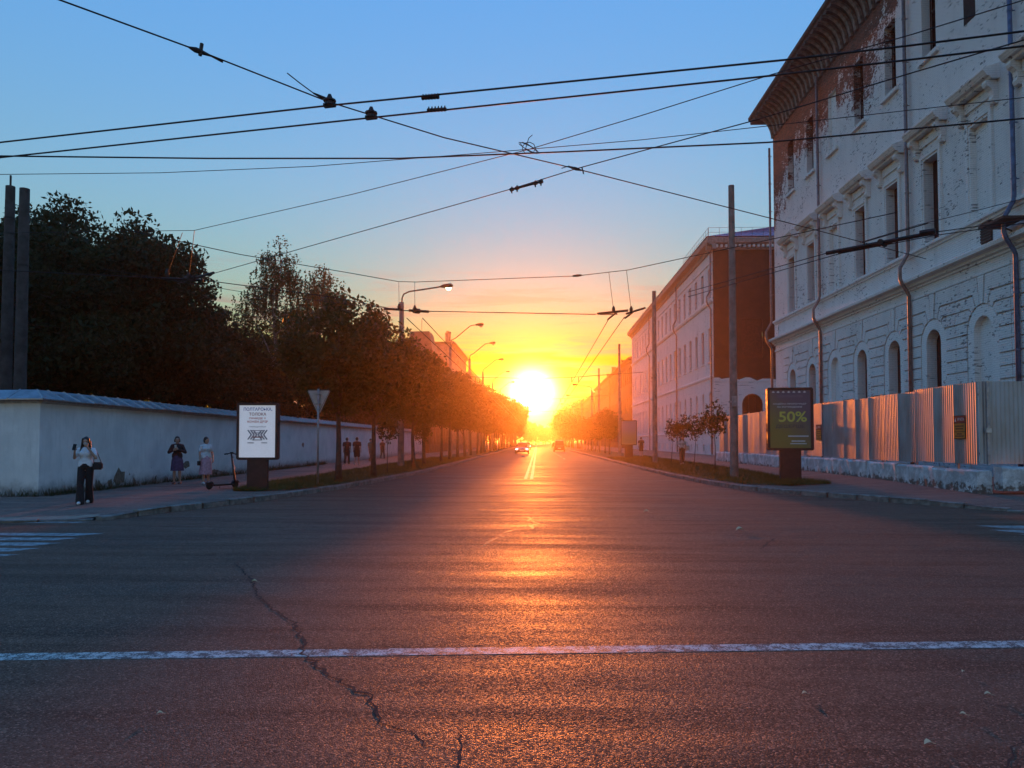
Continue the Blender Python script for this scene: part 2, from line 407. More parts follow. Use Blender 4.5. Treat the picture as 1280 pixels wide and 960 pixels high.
crack('tar_seam', [(966, 673.5), (1000, 672), (1036, 672.5)], .03, MTAR, .015, .0014, .2); crack('road_crack', [(952, 686), (967, 673)], .025, MCRACK, .02)
crack('tar_seam', [(870, 640), (905, 639), (938, 640)], .05, MTAR, .02, .0014, .2); crack('tar_seam', [(640, 664), (690, 663), (735, 662)], .02, MTAR, .02, .0014, .2)
crack('road_crack', [(150, 662), (240, 655), (330, 648), (420, 640)], .02, MCRACK, .02, .0012, .2)

# pale paving strip where the left pavement drops to the crossing
mp_ = plain('ramp_paving', (.24, .21, .16), .8, scale=9)
m = MB()
q = [(-9.0, 15.5), (-9.35, 15.25), (-10.5, 14.85), (-14, 14.55), (-22, 14.5), (-22, 15.05), (-14, 15.1), (-10.6, 15.4), (-9.6, 15.75), (-9.2, 15.95)]
m.face([(x, y, zl(x, y) + .012) for x, y in q]); tag(m.build('ramp_strip', mp_, fix=False), kind='structure')

# turf verges
GL = [(-6.0, 46), (-6.0, 40), (-6.25, 34), (-6.6, 29), (-6.95, 24.8), (-7.5, 23.0), (-8.3, 22.4), (-9.0, 22.5), (-9.3, 23.2), (-9.45, 24.8), (-9.7, 28), (-9.7, 34), (-9.7, 46), (-9.7, 130), (-6.0, 130)]
GR = [(6.15, 130), (6.15, 46), (6.3, 36), (6.6, 30), (7.1, 26.6), (8.2, 25.2), (9.6, 25.5), (9.75, 26.6), (9.3, 28.5), (9.6, 33), (9.8, 40), (9.8, 130)]
def blades(name, poly, zf, n, mat, far=70, h=(.05, .13), bias=2.2):
    xs = np.array([q[0] for q in poly]); y0 = min(q[1] for q in poly)
    u = RNG.random(n * 3) ** bias; X = RNG.uniform(xs.min(), xs.max(), n * 3); Y = y0 + u * (far - y0)
    k = in_poly(X, Y, poly); X, Y = X[k][:n], Y[k][:n]; n = len(X)
    clump = np.sin(X * 3.1 + Y * 1.7) * np.sin(Y * 2.3 - X * 1.1)
    k = RNG.random(n) < .62 + .38 * clump; X, Y = X[k], Y[k]; n = len(X)
    Z = np.array([zf(a, b_) for a, b_ in zip(X, Y)]) + .01
    H = RNG.uniform(h[0], h[1], n) * (1 + .5 * np.abs(RNG.normal(0, .5, n))); a = RNG.uniform(0, 2 * math.pi, n); w = .006 + .00025 * (Y - y0)
    lx, ly = RNG.normal(0, .45, n) * H, RNG.normal(0, .45, n) * H
    V = np.zeros((n, 3, 3)); V[:, 0] = np.stack([X - np.cos(a) * w, Y - np.sin(a) * w, Z], 1); V[:, 1] = np.stack([X + np.cos(a) * w, Y + np.sin(a) * w, Z], 1)
    V[:, 2] = np.stack([X + lx, Y + ly, Z + H], 1)
    me = bpy.data.meshes.new(name); me.vertices.add(n * 3); me.vertices.foreach_set('co', V.ravel()); me.loops.add(n * 3); me.loops.foreach_set('vertex_index', np.arange(n * 3))
    me.polygons.add(n); me.polygons.foreach_set('loop_start', np.arange(n) * 3); me.update(calc_edges=True); me.materials.append(mat)
    return obj(name, me)
def leaf_mat(name, a, b, tr=.3, rough=.55):
    k = NT(name); g = k.n('ShaderNodeObjectInfo'); n = k.noise(k.pos(), .9, 4, .6); n2 = k.noise(k.pos(), 14, 2)
    f = k.ramp(k.m('ADD', n, k.m('MULTIPLY', k.m('SUBTRACT', n2, .5), .6)), .3, .7); c = k.mix(f, a, b); k.col(c); k.rough(rough); k.spec(.2)
    t = k.n('ShaderNodeBsdfTranslucent'); k.set(t.inputs[0], k.mix(.5, c, (.16, .14, .02))); ms = k.n('ShaderNodeMixShader'); ms.inputs[0].default_value = tr
    k.t.links.new(k.p.outputs[0], ms.inputs[1]); k.t.links.new(t.outputs[0], ms.inputs[2]); k.t.links.new(ms.outputs[0], k.out.inputs[0]); return k.mat
MGRASS = leaf_mat('grass_blades', (.05, .055, .012), (.13, .115, .03), .35)
for name, poly, zf, lab in (('verge_turf', GL, zl, 'left'), ('verge_turf', GR, zr, 'right')):
    bm = bmesh.new(); bm.faces.new([bm.verts.new((x, y, 0)) for x, y in poly])
    for v in (8, 9, 7, -7, -8, -9): bmesh.ops.bisect_plane(bm, geom=bm.verts[:] + bm.edges[:] + bm.faces[:], plane_co=(v, 0, 0), plane_no=(1, 0, 0), dist=1e-4)
    for v in (23, 24, 25, 26, 27, 28, 30, 33, 36, 40, 54, 80): bmesh.ops.bisect_plane(bm, geom=bm.verts[:] + bm.edges[:] + bm.faces[:], plane_co=(0, v, 0), plane_no=(0, 1, 0), dist=1e-4)
    bmesh.ops.triangulate(bm, faces=bm.faces)
    for v in bm.verts: v.co.z = zf(v.co.x, v.co.y) + .022
    bmesh.ops.recalc_face_normals(bm, faces=bm.faces)
    if sum(f.normal.z for f in bm.faces) < 0: bmesh.ops.reverse_faces(bm, faces=bm.faces)
    me = bpy.data.meshes.new(name); bm.to_mesh(me); bm.free(); me.materials.append(MTURF); tag(obj('verge', me), kind='structure')
tag(blades('grass', GL, zl, 42000, MGRASS), 'short dry grass on the verge under the street trees', 'grass', kind='stuff')
tag(blades('grass', GR, zr, 42000, MGRASS), 'short dry grass on the verge round the saplings', 'grass', kind='stuff')
# ------------------------------------------------------------------ whitewashed perimeter wall on the left
def limewash(name, base, dirt, peel):
    k = NT(name); p = k.pos(); z = k.xyz(p)[2]
    n1 = k.noise(p, .9, 6, .62, .3); n2 = k.noise(p, 4.5, 6, .65); n3 = k.noise(k.map(p, (6, 6, .7)), 1.6, 5, .6)
    c = k.mix(k.ramp(n1, .3, .7), tuple(x * .80 for x in base), base)
    c = k.mix(k.m('MULTIPLY', k.ramp(n3, .48, .75), .55), c, tuple(x * .72 for x in base))
    # splash dirt above the pavement, ragged
    zz = k.m('ADD', z, k.m('MULTIPLY', k.m('SUBTRACT', n2, .5), .55))
    c = k.mix(k.m('MULTIPLY', k.ramp(zz, .62, .12), .75), c, dirt)
    # fallen plaster patches near the foot
    v = k.noise(k.map(p, (1, 1, 1.0)), 1.5, 6, .68, .6)
    pm = k.ramp(k.m('ADD', v, k.ramp(z, .1, 1.5, .12, -.22)), .69, .71)
    c = k.mix(pm, c, k.mix(k.ramp(n2, .4, .6), peel, tuple(x * .5 for x in peel)))
    k.col(c); k.rough(.85)
    k.nrm(k.bump(k.m('ADD', k.m('MULTIPLY', n2, .6), k.m('SUBTRACT', k.m('MULTIPLY', k.noise(p, 22, 4, .7), .35), k.m('MULTIPLY', pm, 1.2))), .55, .03)); return k.mat
MWALL = limewash('limewash', (.87, .83, .80), (.17, .15, .14), (.20, .155, .115))
MCAP = plain('galvanised_cap', (.42, .43, .46), .38, .75, .2, 3.0, .1)
WP = [Vector((-13.5, 20.4, 0)), Vector((-14.1, 53, 0)), Vector((-14.6, 98, 0))]
pw = tag(empty('perimeter_wall', (-13.5, 20.4, 0)), 'long whitewashed plaster wall with sheet metal cap and peeling foot', 'wall')
m = MB()
T = .55; Hw = 2.78
def off(p, d): return Vector((p.x - d, p.y, 0))
# street run and return run as one L-shaped body, base to cap
a0, a1, a2 = WP; lo = 0.05
m.sweep([(0, 0), (-T, 0), (-T, Hw - lo), (0, Hw - lo)], (a0.x, a0.y, lo), (a1.x, a1.y, lo), (1, 0, 0), (0, 0, 1))
m.sweep([(0, 0), (-T, 0), (-T, Hw - lo), (0, Hw - lo)], (a1.x, a1.y + .002, lo), (a2.x, a2.y, lo), (1, 0, 0), (0, 0, 1))
m.sweep([(0, 0), (T, 0), (T, Hw - lo), (0, Hw - lo)], (a0.x - T + .001, a0.y + .003, lo), (-75, 21.0, lo), (0, 1, 0), (0, 0, 1))
o = m.build('wall', MWALL); o.parent = pw; o.matrix_parent_inverse = pw.matrix_basis.inverted()
def keep(o, par):
    o.parent = par; o.matrix_parent_inverse = Matrix.Translation(-Vector(par.location)); return o
# moulded band under the cap
m = MB()
for s, e in ((a0, a1), (a1, a2)): m.sweep([(.003, 0), (.07, .06), (.07, .1), (.003, .1)], (s.x, s.y, Hw - .14), (e.x, e.y, Hw - .14), (1, 0, 0), (0, 0, 1))
m.sweep([(.003, 0), (.07, .06), (.07, .1), (.003, .1)], (a0.x, a0.y, Hw - .14), (-75, 20.98, Hw - .14), (0, -1, 0), (0, 0, 1))
keep(m.build('band', plain('wall_band', (.5, .45, .41), .85)), pw)
def cap_sheet(L, ov=.22, rise=.27):
    c = MB(); t = .018; half = T / 2
    # cross-section of a two-slope sheet, seam rib at its start
    pr = [(half + ov, 0), (0, rise), (-half - ov, 0), (-half - ov, -.03), (0, rise - .03), (half + ov, -.03)]
    c.sweep(pr, (0, 0, 0), (0, L, 0), (1, 0, 0), (0, 0, 1))
    pr2 = [(half + ov + .004, .026), (0, rise + .03), (-half - ov - .004, .026), (-half - ov - .004, -.034), (0, rise - .034), (half + ov + .004, -.034)]
    c.sweep(pr2, (0, -.012, 0), (0, .012, 0), (1, 0, 0), (0, 0, 1)); return c
Ls = .74; CS = cap_sheet(Ls - .004).mesh('cap_sheet', [MCAP])
def lay(s, e, n, start=0.0, side=1):
    d = (e - s); rz = math.atan2(-d.x, d.y); dn = d.normalized(); nn = Vector((-dn.y, dn.x, 0)) * side
    for k in range(n):
        q = s + dn * (start + k * Ls) + nn * (T / 2)
        c = keep(obj('cap_sheet', CS, None, (q.x, q.y, Hw - .02 + RNG.normal(0, .004)), rz + RNG.normal(0, .004)), pw)
        c.rotation_euler.y = RNG.normal(0, .018)
S0_ = T + .22
lay(a0, a1, 40, S0_)
lay(a0, Vector((-75, 21, 0)), 12, S0_, -1)
dn = (a1 - a0).normalized(); s = a0 + dn * (40 * Ls + S0_); m = MB()
for s_, e_ in ((s, a1), (a1, a2)):
    d = e_ - s_; n = int(d.length / Ls); c = cap_sheet(Ls); rz = math.atan2(-d.x, d.y); nn = Vector((-d.y, d.x, 0)).normalized()
    for k in range(n):
        Mx = Matrix.Translation(s_ + d * (k / n) + nn * (T / 2) + Vector((0, 0, Hw - .02))) @ Matrix.Rotation(rz, 4, 'Z')
        m.raw([Mx @ Vector(v) for v in c.v], c.f)
cp = keep(m.build('far_cap_sheets', MCAP), pw); cp['kind'] = 'stuff'
# corner hip of the cap
m = MB(); h = Hw - .019; ov = .22; rs = .271; x0, y0 = a0.x, a0.y
Cq, Rg, Iq = (x0 + ov, y0 - ov, h), (x0 - T / 2, y0 + T / 2, h + rs), (x0 - T - ov, y0 + S0_, h)
m.face([Cq, (x0 + ov, y0 + S0_, h), (x0 - T / 2, y0 + S0_, h + rs), Rg]); m.face([Cq, Rg, (x0 - S0_, y0 + T / 2, h + rs), (x0 - S0_, y0 - ov, h)]); m.face([(x0 - T / 2, y0 + S0_, h + rs), Iq, Rg]); m.face([Rg, Iq, (x0 - S0_, y0 + T / 2, h + rs)])
m.box(x0 - S0_, y0 - ov, h - .033, x0 + ov, y0 + S0_, h - .002)
m.tube([Cq, Rg], .02, 6)
keep(m.build('cap_hip', MCAP), pw)
# hole and plaster scars one can tell apart
sc = plain('bare_plaster', (.17, .135, .10), .95, var=.45, scale=12, bump=.8)
def scar(cx, cy, w, h, seed):
    rg = np.random.default_rng(seed); P = on_x(cx, cy, -13.5); d = (a1 - a0).normalized()
    y = P.y; 
    X = a0.x + (y - a0.y) * (a1.x - a0.x) / (a1.y - a0.y); base = Vector((X, y, 0)); mm = MB(); n = 11; pts = []
    for k in range(n):
        a = 2 * math.pi * k / n; r = rg.uniform(.6, 1.1); pts.append((math.cos(a) * w / 2 * r, P.z + math.sin(a) * h / 2 * r))
    mm.prism(pts, base, d, (0, 0, 1), (1, 0, 0), .006); keep(mm.build('plaster_scar', sc), pw)
scar(152, 597, .75, .62, 1); scar(140, 604, .35, .3, 2); scar(238, 581, .9, .32, 3); scar(388, 556, .5, .35, 5)
scar(160, 610, 1.3, .22, 9); scar(275, 590, .8, .25, 8)
# weeds along the foot
wd = leaf_mat('weeds', (.03, .035, .012), (.07, .06, .025), .2)
wl = [(-13.5, 20.4), (-14.1, 53), (-13.75, 53), (-13.05, 20.3)]
g = blades('weeds', wl, lambda x, y: .12, 5200, wd, 50, (.05, .24), 1.3); tag(g, 'scruffy weeds along the foot of the whitewashed wall', 'weeds', kind='stuff')
wl = [(-13.5, 20.38), (-22, 20.44), (-22, 20.15), (-13.2, 20.05)]
g = blades('weeds', wl, lambda x, y: .12, 1600, wd, 20.4, (.05, .26), 1.0); tag(g, 'scruffy weeds at the short end of the whitewashed wall', 'weeds', kind='stuff')
# ------------------------------------------------------------------ facade toolkit
class Plane:
    """a facade plane: u along the wall, v up, d outwards"""
    def __init__(s, o, u, n): s.o, s.u, s.n = Vector(o), Vector(u).normalized(), Vector(n).normalized()
    def __call__(s, u, v, d=0.0): return s.o + s.u * u + Vector((0, 0, v)) + s.n * d
def arch_pts(uc, hw, spring, n=8):
    return [(uc + hw * math.cos(a), spring + hw * math.sin(a)) for a in [math.pi * k / n for k in range(n + 1)]]   # right to left
def cell(m, P, u0, u1, v0, v1, op=None, d=0.0):
    """wall rectangle with one opening: op = (uc, half, bottom, top, arched)"""
    q = lambda *pts: m.face([P(a, b_, d) for a, b_ in pts])
    if op is None: q((u0, v0), (u1, v0), (u1, v1), (u0, v1)); return
    uc, hw, b0, b1, ar = op; l, r = uc - hw, uc + hw
    if b0 > v0 + 1e-6: q((u0, v0), (u1, v0), (u1, b0), (u0, b0))
    sp = b1 - hw if ar else b1
    q((u0, b0), (l, b0), (l, sp), (u0, sp)); q((r, b0), (u1, b0), (u1, sp), (r, sp))
    if ar:
        A = arch_pts(uc, hw, sp); n = len(A)
        q((r, sp), (u1, sp), (u1, v1), A[n // 4]); q((u0, sp), (l, sp), A[3 * n // 4], (u0, v1))
        for a, b_ in zip(A[:n // 4], A[1:n // 4 + 1]):
            pass
        # fans to the two upper corners and the top edge
        k1, k2 = n // 4, 3 * n // 4
        for i in range(0, k1): q(A[i], (u1, sp) if False else (u1, v1), A[i + 1]) if False else None
        m.f = m.f[:-2]; m.m = m.m[:-2]
        for i in range(n - 1):
            c = (u1, v1) if i < (n - 1) // 2 else (u0, v1)
            q(A[i], c, A[i + 1])
        mid = A[(n - 1) // 2]; q(mid, (u1, v1), (u0, v1)); q((r, sp), (u1, sp), (u1, v1)); q((u0, sp), (l, sp), (u0, v1))
    else: q((u0, b1), (u1, b1), (u1, v1), (u0, v1))
def outline(op, n=8):
    uc, hw, b0, b1, ar = op
    if ar: return [(uc - hw, b0), (uc + hw, b0)] + arch_pts(uc, hw, b1 - hw, n)
    return [(uc - hw, b0), (uc + hw, b0), (uc + hw, b1), (uc - hw, b1)]
def reveal(m, P, op, d0, d1, back=False):
    L = outline(op); n = len(L)
    for i in range(n):
        a, b_ = L[i], L[(i + 1) % n]
        if math.hypot(a[0] - b_[0], a[1] - b_[1]) < 1e-6: continue
        m.face([P(*a, d0), P(*b_, d0), P(*b_, d1), P(*a, d1)])
    if back: m.face([P(*a, d1) for a in L])
def ring(m, P, op, w, d0, d1):
    """flat surround of width w round an opening (open at the sill), d0 wall to d1 proud"""
    uc, hw, b0, b1, ar = op; A = outline(op)[1:]; B = outline((uc, hw + w, b0, b1 + w, ar))[1:]
    if not ar: A, B = A + [(uc - hw, b0)], B + [(uc - hw - w, b0)]
    else: A, B = A + [(uc - hw, b0)], B + [(uc - hw - w, b0)]
    for i in range(len(A) - 1):
        a, b_, c, e = A[i], A[i + 1], B[i + 1], B[i]
        m.face([P(*a, d1), P(*e, d1), P(*c, d1), P(*b_, d1)]); m.face([P(*e, d0), P(*c, d0), P(*c, d1), P(*e, d1)]); m.face([P(*a, d0), P(*b_, d0), P(*b_, d1), P(*a, d1)])
    m.face([P(*A[0], d0), P(*B[0], d0), P(*B[0], d1), P(*A[0], d1)]); m.face([P(*A[-1], d0), P(*B[-1], d0), P(*B[-1], d1), P(*A[-1], d1)])
def bar(m, P, u0, u1, v0, v1, d0, d1):
    pts = [P(u, v, d) for d in (d0, d1) for u, v in ((u0, v0), (u1, v0), (u1, v1), (u0, v1))]
    m.raw(pts, [(0, 3, 2, 1), (4, 5, 6, 7), (0, 1, 5, 4), (1, 2, 6, 5), (2, 3, 7, 6), (3, 0, 4, 7)])
def course(m, P, u0, u1, prof):
    """moulding: prof = [(d, v)] closed, run along u"""
    n = len(prof); v = [P(u0, b_, a) for a, b_ in prof] + [P(u1, b_, a) for a, b_ in prof]
    m.raw(v, [(i, (i + 1) % n, n + (i + 1) % n, n + i) for i in range(n)] + [tuple(range(n)), tuple(range(2 * n - 1, n - 1, -1))])

# ------------------------------------------------------------------ materials of the old buildings
def painted_brick(name, paint, brick, peel_fn, relief=.6):
    k = NT(name); p = k.pos(); X, Y, Z = k.xyz(p)
    bt = k.n('ShaderNodeTexBrick'); k.set(bt.inputs['Vector'], k.comb(k.m('ADD', Y, X), Z, 0)); bt.inputs['Scale'].default_value = 1.0
    bt.inputs['Brick Width'].default_value = .27; bt.inputs['Row Height'].default_value = .082; bt.inputs['Mortar Size'].default_value = .012; bt.inputs['Mortar Smooth'].default_value = .3
    bt.offset = .5
    k.set(bt.inputs['Color1'], tuple(x * .4 for x in brick)); k.set(bt.inputs['Color2'], tuple(x * 1.7 for x in brick)); k.set(bt.inputs['Mortar'], (.26, .22, .19))
    n1 = k.noise(p, .42, 5, .6, .5); n2 = k.noise(p, 2.6, 7, .7); n3 = k.noise(k.map(p, (1, 2.2, 5.5)), 2.2, 4, .65); n4 = k.noise(p, 17, 4, .7)
    s = k.m('ADD', k.m('ADD', k.m('MULTIPLY', n1, .55), k.m('MULTIPLY', n2, .62)), k.m('MULTIPLY', n3, .46)); s = k.m('ADD', s, k.m('MULTIPLY', k.m('SUBTRACT', n4, .5), .38))      # mean ~ .81
    thr = peel_fn(k, X, Y, Z)
    peel = k.ramp(k.m('SUBTRACT', s, thr), -.012, .03)
    grime = k.noise(k.map(p, (1, 1, .25)), 1.3, 6, .65)
    pc = k.mix(k.ramp(grime, .45, .75), paint, tuple(x * .86 for x in paint)); pc = k.mix(k.m('MULTIPLY', k.ramp(n4, .55, .8), .3), pc, (.34, .30, .28))
    pc = k.mix(k.m('MULTIPLY', bt.outputs['Fac'], .35), pc, tuple(x * .5 for x in paint))
    # chips where single bricks lost their paint
    chip = k.ramp(k.m('ADD', k.noise(k.map(p, (1, 3.5, 11)), 1.15, 3, .6), k.m('MULTIPLY', k.m('SUBTRACT', n1, .5), .5)), .645, .68)
    bc = k.mix(k.ramp(n4, .35, .7), bt.outputs[0], k.mix(.55, bt.outputs[0], (.05, .025, .018)), 'MIX')
    c = k.mix(chip, pc, tuple(x * .32 for x in paint)); c = k.mix(peel, c, bc)
    k.col(c); k.rough(.85); k.spec(.25)
    h = k.m('ADD', k.m('MULTIPLY', bt.outputs['Fac'], -.55), k.m('ADD', k.m('MULTIPLY', peel, -.9), k.m('ADD', k.m('MULTIPLY', chip, -.8), k.m('MULTIPLY', n4, .45))))
    k.nrm(k.bump(h, relief, .06)); return k.mat
def peel_ruin(k, X, Y, Z):
    # bare brick takes over high up towards the far end; paint holds below
    up = k.ramp(Z, 14.6, 22.0, 0, 1); far = k.ramp(Y, 23, 42, 0, 1); far2 = k.ramp(Y, 47.5, 51.5, 0, 1)
    t = k.m('MULTIPLY', k.m('MULTIPLY', up, far), -.345)
    t = k.m('ADD', t, k.m('MULTIPLY', k.m('MULTIPLY', far2, k.ramp(Z, 9, 17)), -.16))
    t = k.m('ADD', t, k.m('MULTIPLY', k.ramp(Z, 20.5, 22.3), -.12))
    return k.m('ADD', t, 1.045)
def peel_low(k, X, Y, Z):
    return k.m('ADD', k.m('MULTIPLY', k.ramp(Z, 9.2, 12), -.03), 1.03)
WHITE = (.90, .85, .80)
MRUIN = painted_brick('peeling_white_brick', WHITE, (.19, .055, .03), peel_ruin, .7)
MTRIM = painted_brick('white_trim', (.90, .85, .80), (.18, .10, .07), lambda k, X, Y, Z: k.m('ADD', Z, 9.0) if False else k.m('MULTIPLY', 1.0, 1.03), .35)
MB2 = painted_brick('stained_white_plaster', (.86, .80, .76), (.34, .25, .19), peel_low, .22)
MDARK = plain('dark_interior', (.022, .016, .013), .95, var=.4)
MWOOD = plain('old_window_wood', (.055, .035, .025), .8, var=.4, scale=12)
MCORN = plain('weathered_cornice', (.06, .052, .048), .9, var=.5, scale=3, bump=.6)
MRIB = plain('cornice_rib_plaster', (.20, .18, .165), .9, var=.4, scale=5, bump=.5)
MPIPE = plain('blue_grey_pipe', (.085, .13, .22), .5, .2, .3, 5); MPIPE2 = plain('dull_zinc_pipe', (.20, .16, .15), .5, .4, .3, 5)
MROOF = plain('brown_sheet_roof', (.07, .045, .04), .6, .3, .3, 2)
kq = NT('old_glass'); kq.col((.022, .018, .016)); kq.spec(.12); kq.rough(.4); kq.nrm(kq.bump(kq.noise(kq.pos(), 3, 2), .15, .02)); MGLASS = kq.mat

def window_meshes(hw, b0, b1, ar, key, frame=.06, muntins=((0,), (.35, .68)), mat=None):
    """local window: u = local x, outward = -y, origin at sill centre; returns frame mesh, pane mesh"""
    P = Plane((0, 0, 0), (1, 0, 0), (0, -1, 0)); h = b1 - b0
    f = MB(); op = (0, hw, 0, h, ar); L = outline(op); n = len(L)
    inn = (0, hw - frame, frame, h - frame, ar)
    A, B = outline(op), outline(inn)
    for i in range(n):
        j = (i + 1) % n; f.face([P(*A[i], .03), P(*A[j], .03), P(*B[j], .03), P(*B[i], .03)]); f.face([P(*B[i], .03), P(*B[j], .03), P(*B[j], -.03), P(*B[i], -.03)])
    sp = h - hw if ar else h
    for u in muntins[0]: bar(f, P, u * hw - .03, u * hw + .03, frame, h - frame - .002, -.02, .025)
    for v in muntins[1]:
        if v * h < sp + .02: bar(f, P, -hw + frame, hw - frame, v * h - .025, v * h + .025, -.018, .022)
    g = MB(); g.face([P(a, b_, -.012) for a, b_ in B])
    return f.mesh('window_frame', [mat or MWOOD]), g.mesh('pane', [MGLASS])
def put_window(parent, P, uc, b0, depth, fm, gm, name='window'):
    w = obj(name, fm, parent); w.location = P(uc, b0, -depth) - Vector(parent.location); w.rotation_euler = (0, 0, math.atan2(P.u.y, P.u.x))
    if gm is not None: obj('pane', gm, w)
    return w

# ------------------------------------------------------------------ derelict three-storey building on the right
RB = tag(empty('derelict_building', (16, 36, 0)), 'derelict white brick building with peeling top storey and arched ground floor', 'building')
def kr(o): return keep(o, RB)
PF = Plane((16.0, 0, 0), (0, 1, 0), (-1, 0, 0))
Y0, Y1, ZT = 20.2, 52.0, 22.15
YC = [48.45 - 3.42 * k for k in range(9)]; YC = [y for y in YC if y > Y0 + 1]
edges = [Y1] + [(a + b_) / 2 for a, b_ in zip(YC[:-1], YC[1:])] + [Y0]
GA = (.56, .9, 6.12, True); MID = (.56, 9.72, 13.15, False); TOP = (.55, 17.35, 20.6, False)
blind = {2, 6}
m = MB(); opens = []
for k, y in enumerate(YC):
    u0, u1 = edges[k + 1], edges[k]
    for lv, (hw, b0, b1, ar), v0, v1 in (('g', GA, .9, 7.6), ('m', MID, 7.6, 15.2), ('t', TOP, 15.2, ZT)):
        op = (y, hw, b0, b1, ar)
        if lv == 't' and k == 6: op = (y, .62, 18.55, 21.2, False)
        cell(m, PF, u0, u1, v0, v1, op)
        if k in blind:
            niche = MB(); reveal(niche, PF, op, 0, -.16, True); kr(niche.build('blind_niche', MTRIM))
        else:
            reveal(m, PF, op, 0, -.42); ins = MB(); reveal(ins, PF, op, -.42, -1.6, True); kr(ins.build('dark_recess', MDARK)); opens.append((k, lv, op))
# small square hole below the blind top window
cell(m, PF, Y0, Y1, .05, .9)
m.face([(16, Y1, .05), (34, Y1, .05), (34, Y1, ZT), (16, Y1, ZT)]); m.face([(16, Y0, .05), (34, Y0, .05), (34, Y0, ZT), (16, Y0, ZT)]); m.face([(34, Y0, .05), (34, Y1, .05), (34, Y1, ZT), (34, Y0, ZT)])
kr(m.build('wall', MRUIN, fix=False))
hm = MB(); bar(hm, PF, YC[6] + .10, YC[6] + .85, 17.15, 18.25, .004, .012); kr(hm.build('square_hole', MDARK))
fm_, gm_ = window_meshes(.555, 0, 5.21, True, 'g', .07, ((0,), (.3, .55, .8)))
fm2, gm2 = window_meshes(.555, 0, 3.42, False, 'm', .07, ((0,), (.4, .7)))
fm3, gm3 = window_meshes(.545, 0, 3.24, False, 't', .06, ((-.0,), (.62,)))
for k, lv, op in opens:
    f_, g_ = {'g': (fm_, gm_), 'm': (fm2, gm2), 't': (fm3, gm3)}[lv]
    put_window(RB, PF, op[0], op[2] + .002, .34, f_, None if lv == 't' or k in (1, 4) else g_)
# surrounds
for k, y in enumerate(YC):
    s = MB(); ring(s, PF, (y, GA[0] + .003, .9, GA[2] + .003, True), .40, .001, .06); kr(s.build('arch_surround', MTRIM))
    s = MB(); ring(s, PF, (y, .56 + .003, 9.76, 13.153, False), .10, .001, .05); ring(s, PF, (y, .663, 9.76, 13.256, False), .16, .001, .09); sur = kr(s.build('window_surround', MTRIM))
# hood mouldings on scrolled consoles, shared meshes
P0 = Plane((0, 0, 0), (0, 1, 0), (-1, 0, 0))
s = MB()
course(s, P0, -1.28, 1.28, [(.001, 0), (.30, 0), (.34, .07), (.46, .12), (.58, .30), (.58, .36), (.001, .56)]); HOOD = s.mesh('hood', [MTRIM])
s = MB(); bar(s, P0, -.86, .86, -.42, -.03, .001, .06); FRZ = s.mesh('frieze', [MTRIM])
s = MB(); pr = [(.001, -.02), (.40, -.02), (.42, -.10), (.38, -.20), (.27, -.27), (.20, -.36), (.17, -.55), (.21, -.66), (.16, -.78), (.07, -.82), (.001, -.80)]
course(s, P0, -.13, .13, pr); CONS = s.mesh('console', [MTRIM])
for k, y in enumerate(YC):
    z = 14.18 + .0 * k
    hd = kr(obj('hood', HOOD, None, (16, y, z))); obj('frieze', FRZ, hd)
    for sgn in (-1, 1): obj('console', CONS, hd, (0, sgn * 1.02, 0))
# top-floor surrounds and sills
s = MB(); bar(s, P0, -.78, .78, -.16, 0, .001, .14); SILL = s.mesh('sill', [MTRIM])
for k, y in enumerate(YC):
    if k not in (6,): kr(obj('sill', SILL, None, (16, y, 17.345)))
# rusticated blocks of the ground floor: pieces shared by all bays
half = 3.42 / 2; hw_o = GA[0] + .41; spring = GA[2] - GA[0]; ch = .455; gap = .027
def block(poly):
    s = MB(); s.prism(poly, (0, 0, 0), (0, 1, 0), (0, 0, 1), (-1, 0, 0), .085); return s.mesh('rusticated_block', [MRUIN])
TH = [R(0), R(27), R(49), R(68), R(83)]
zs = [spring + i * ch for i in range(5)]; zs[4] = 7.58
blocks = []
z = spring
while z > 1.0:
    blocks.append([(hw_o + gap, z - ch + gap), (half - gap * 0 - .012, z - ch + gap), (half - .012, z - gap), (hw_o + gap, z - gap)]); z -= ch
ro = hw_o + gap
for i in range(4):
    t0, t1 = TH[i], TH[i + 1]; z0, z1 = zs[i] + gap, zs[i + 1] - gap
    if i == 0: P_ = [(ro, z0), (half - .012, z0)]
    else:
        kx = (zs[i] - spring) / math.tan(t0); P_ = [(ro * math.cos(t0 + .03), spring + ro * math.sin(t0 + .03)), (kx, z0 + .02), (half - .012, z0)]
    kx1 = max((zs[i + 1] - spring) / math.tan(t1), .22)
    P_ += [(half - .012, z1), (kx1 + .03, z1), (ro * math.cos(t1 - .03), spring + ro * math.sin(t1 - .03))]
    tm = (t0 + t1) / 2; P_ += [(ro * math.cos(tm), spring + ro * math.sin(tm))]
    blocks.append(P_)
BR = [block(q) for q in blocks]; BLm = [block([(-a, b_) for a, b_ in q][::-1]) for q in blocks]
KEY = block([(-.10, spring + ro - .01), (.10, spring + ro - .01), (.2, 7.56), (-.2, 7.56)])
for k, y in enumerate(YC):
    for q in BR + BLm: kr(obj('rusticated_block', q, None, (16 - .001, y, 0)))
    kr(obj('keystone', KEY, None, (16 - .02, y, 0)))
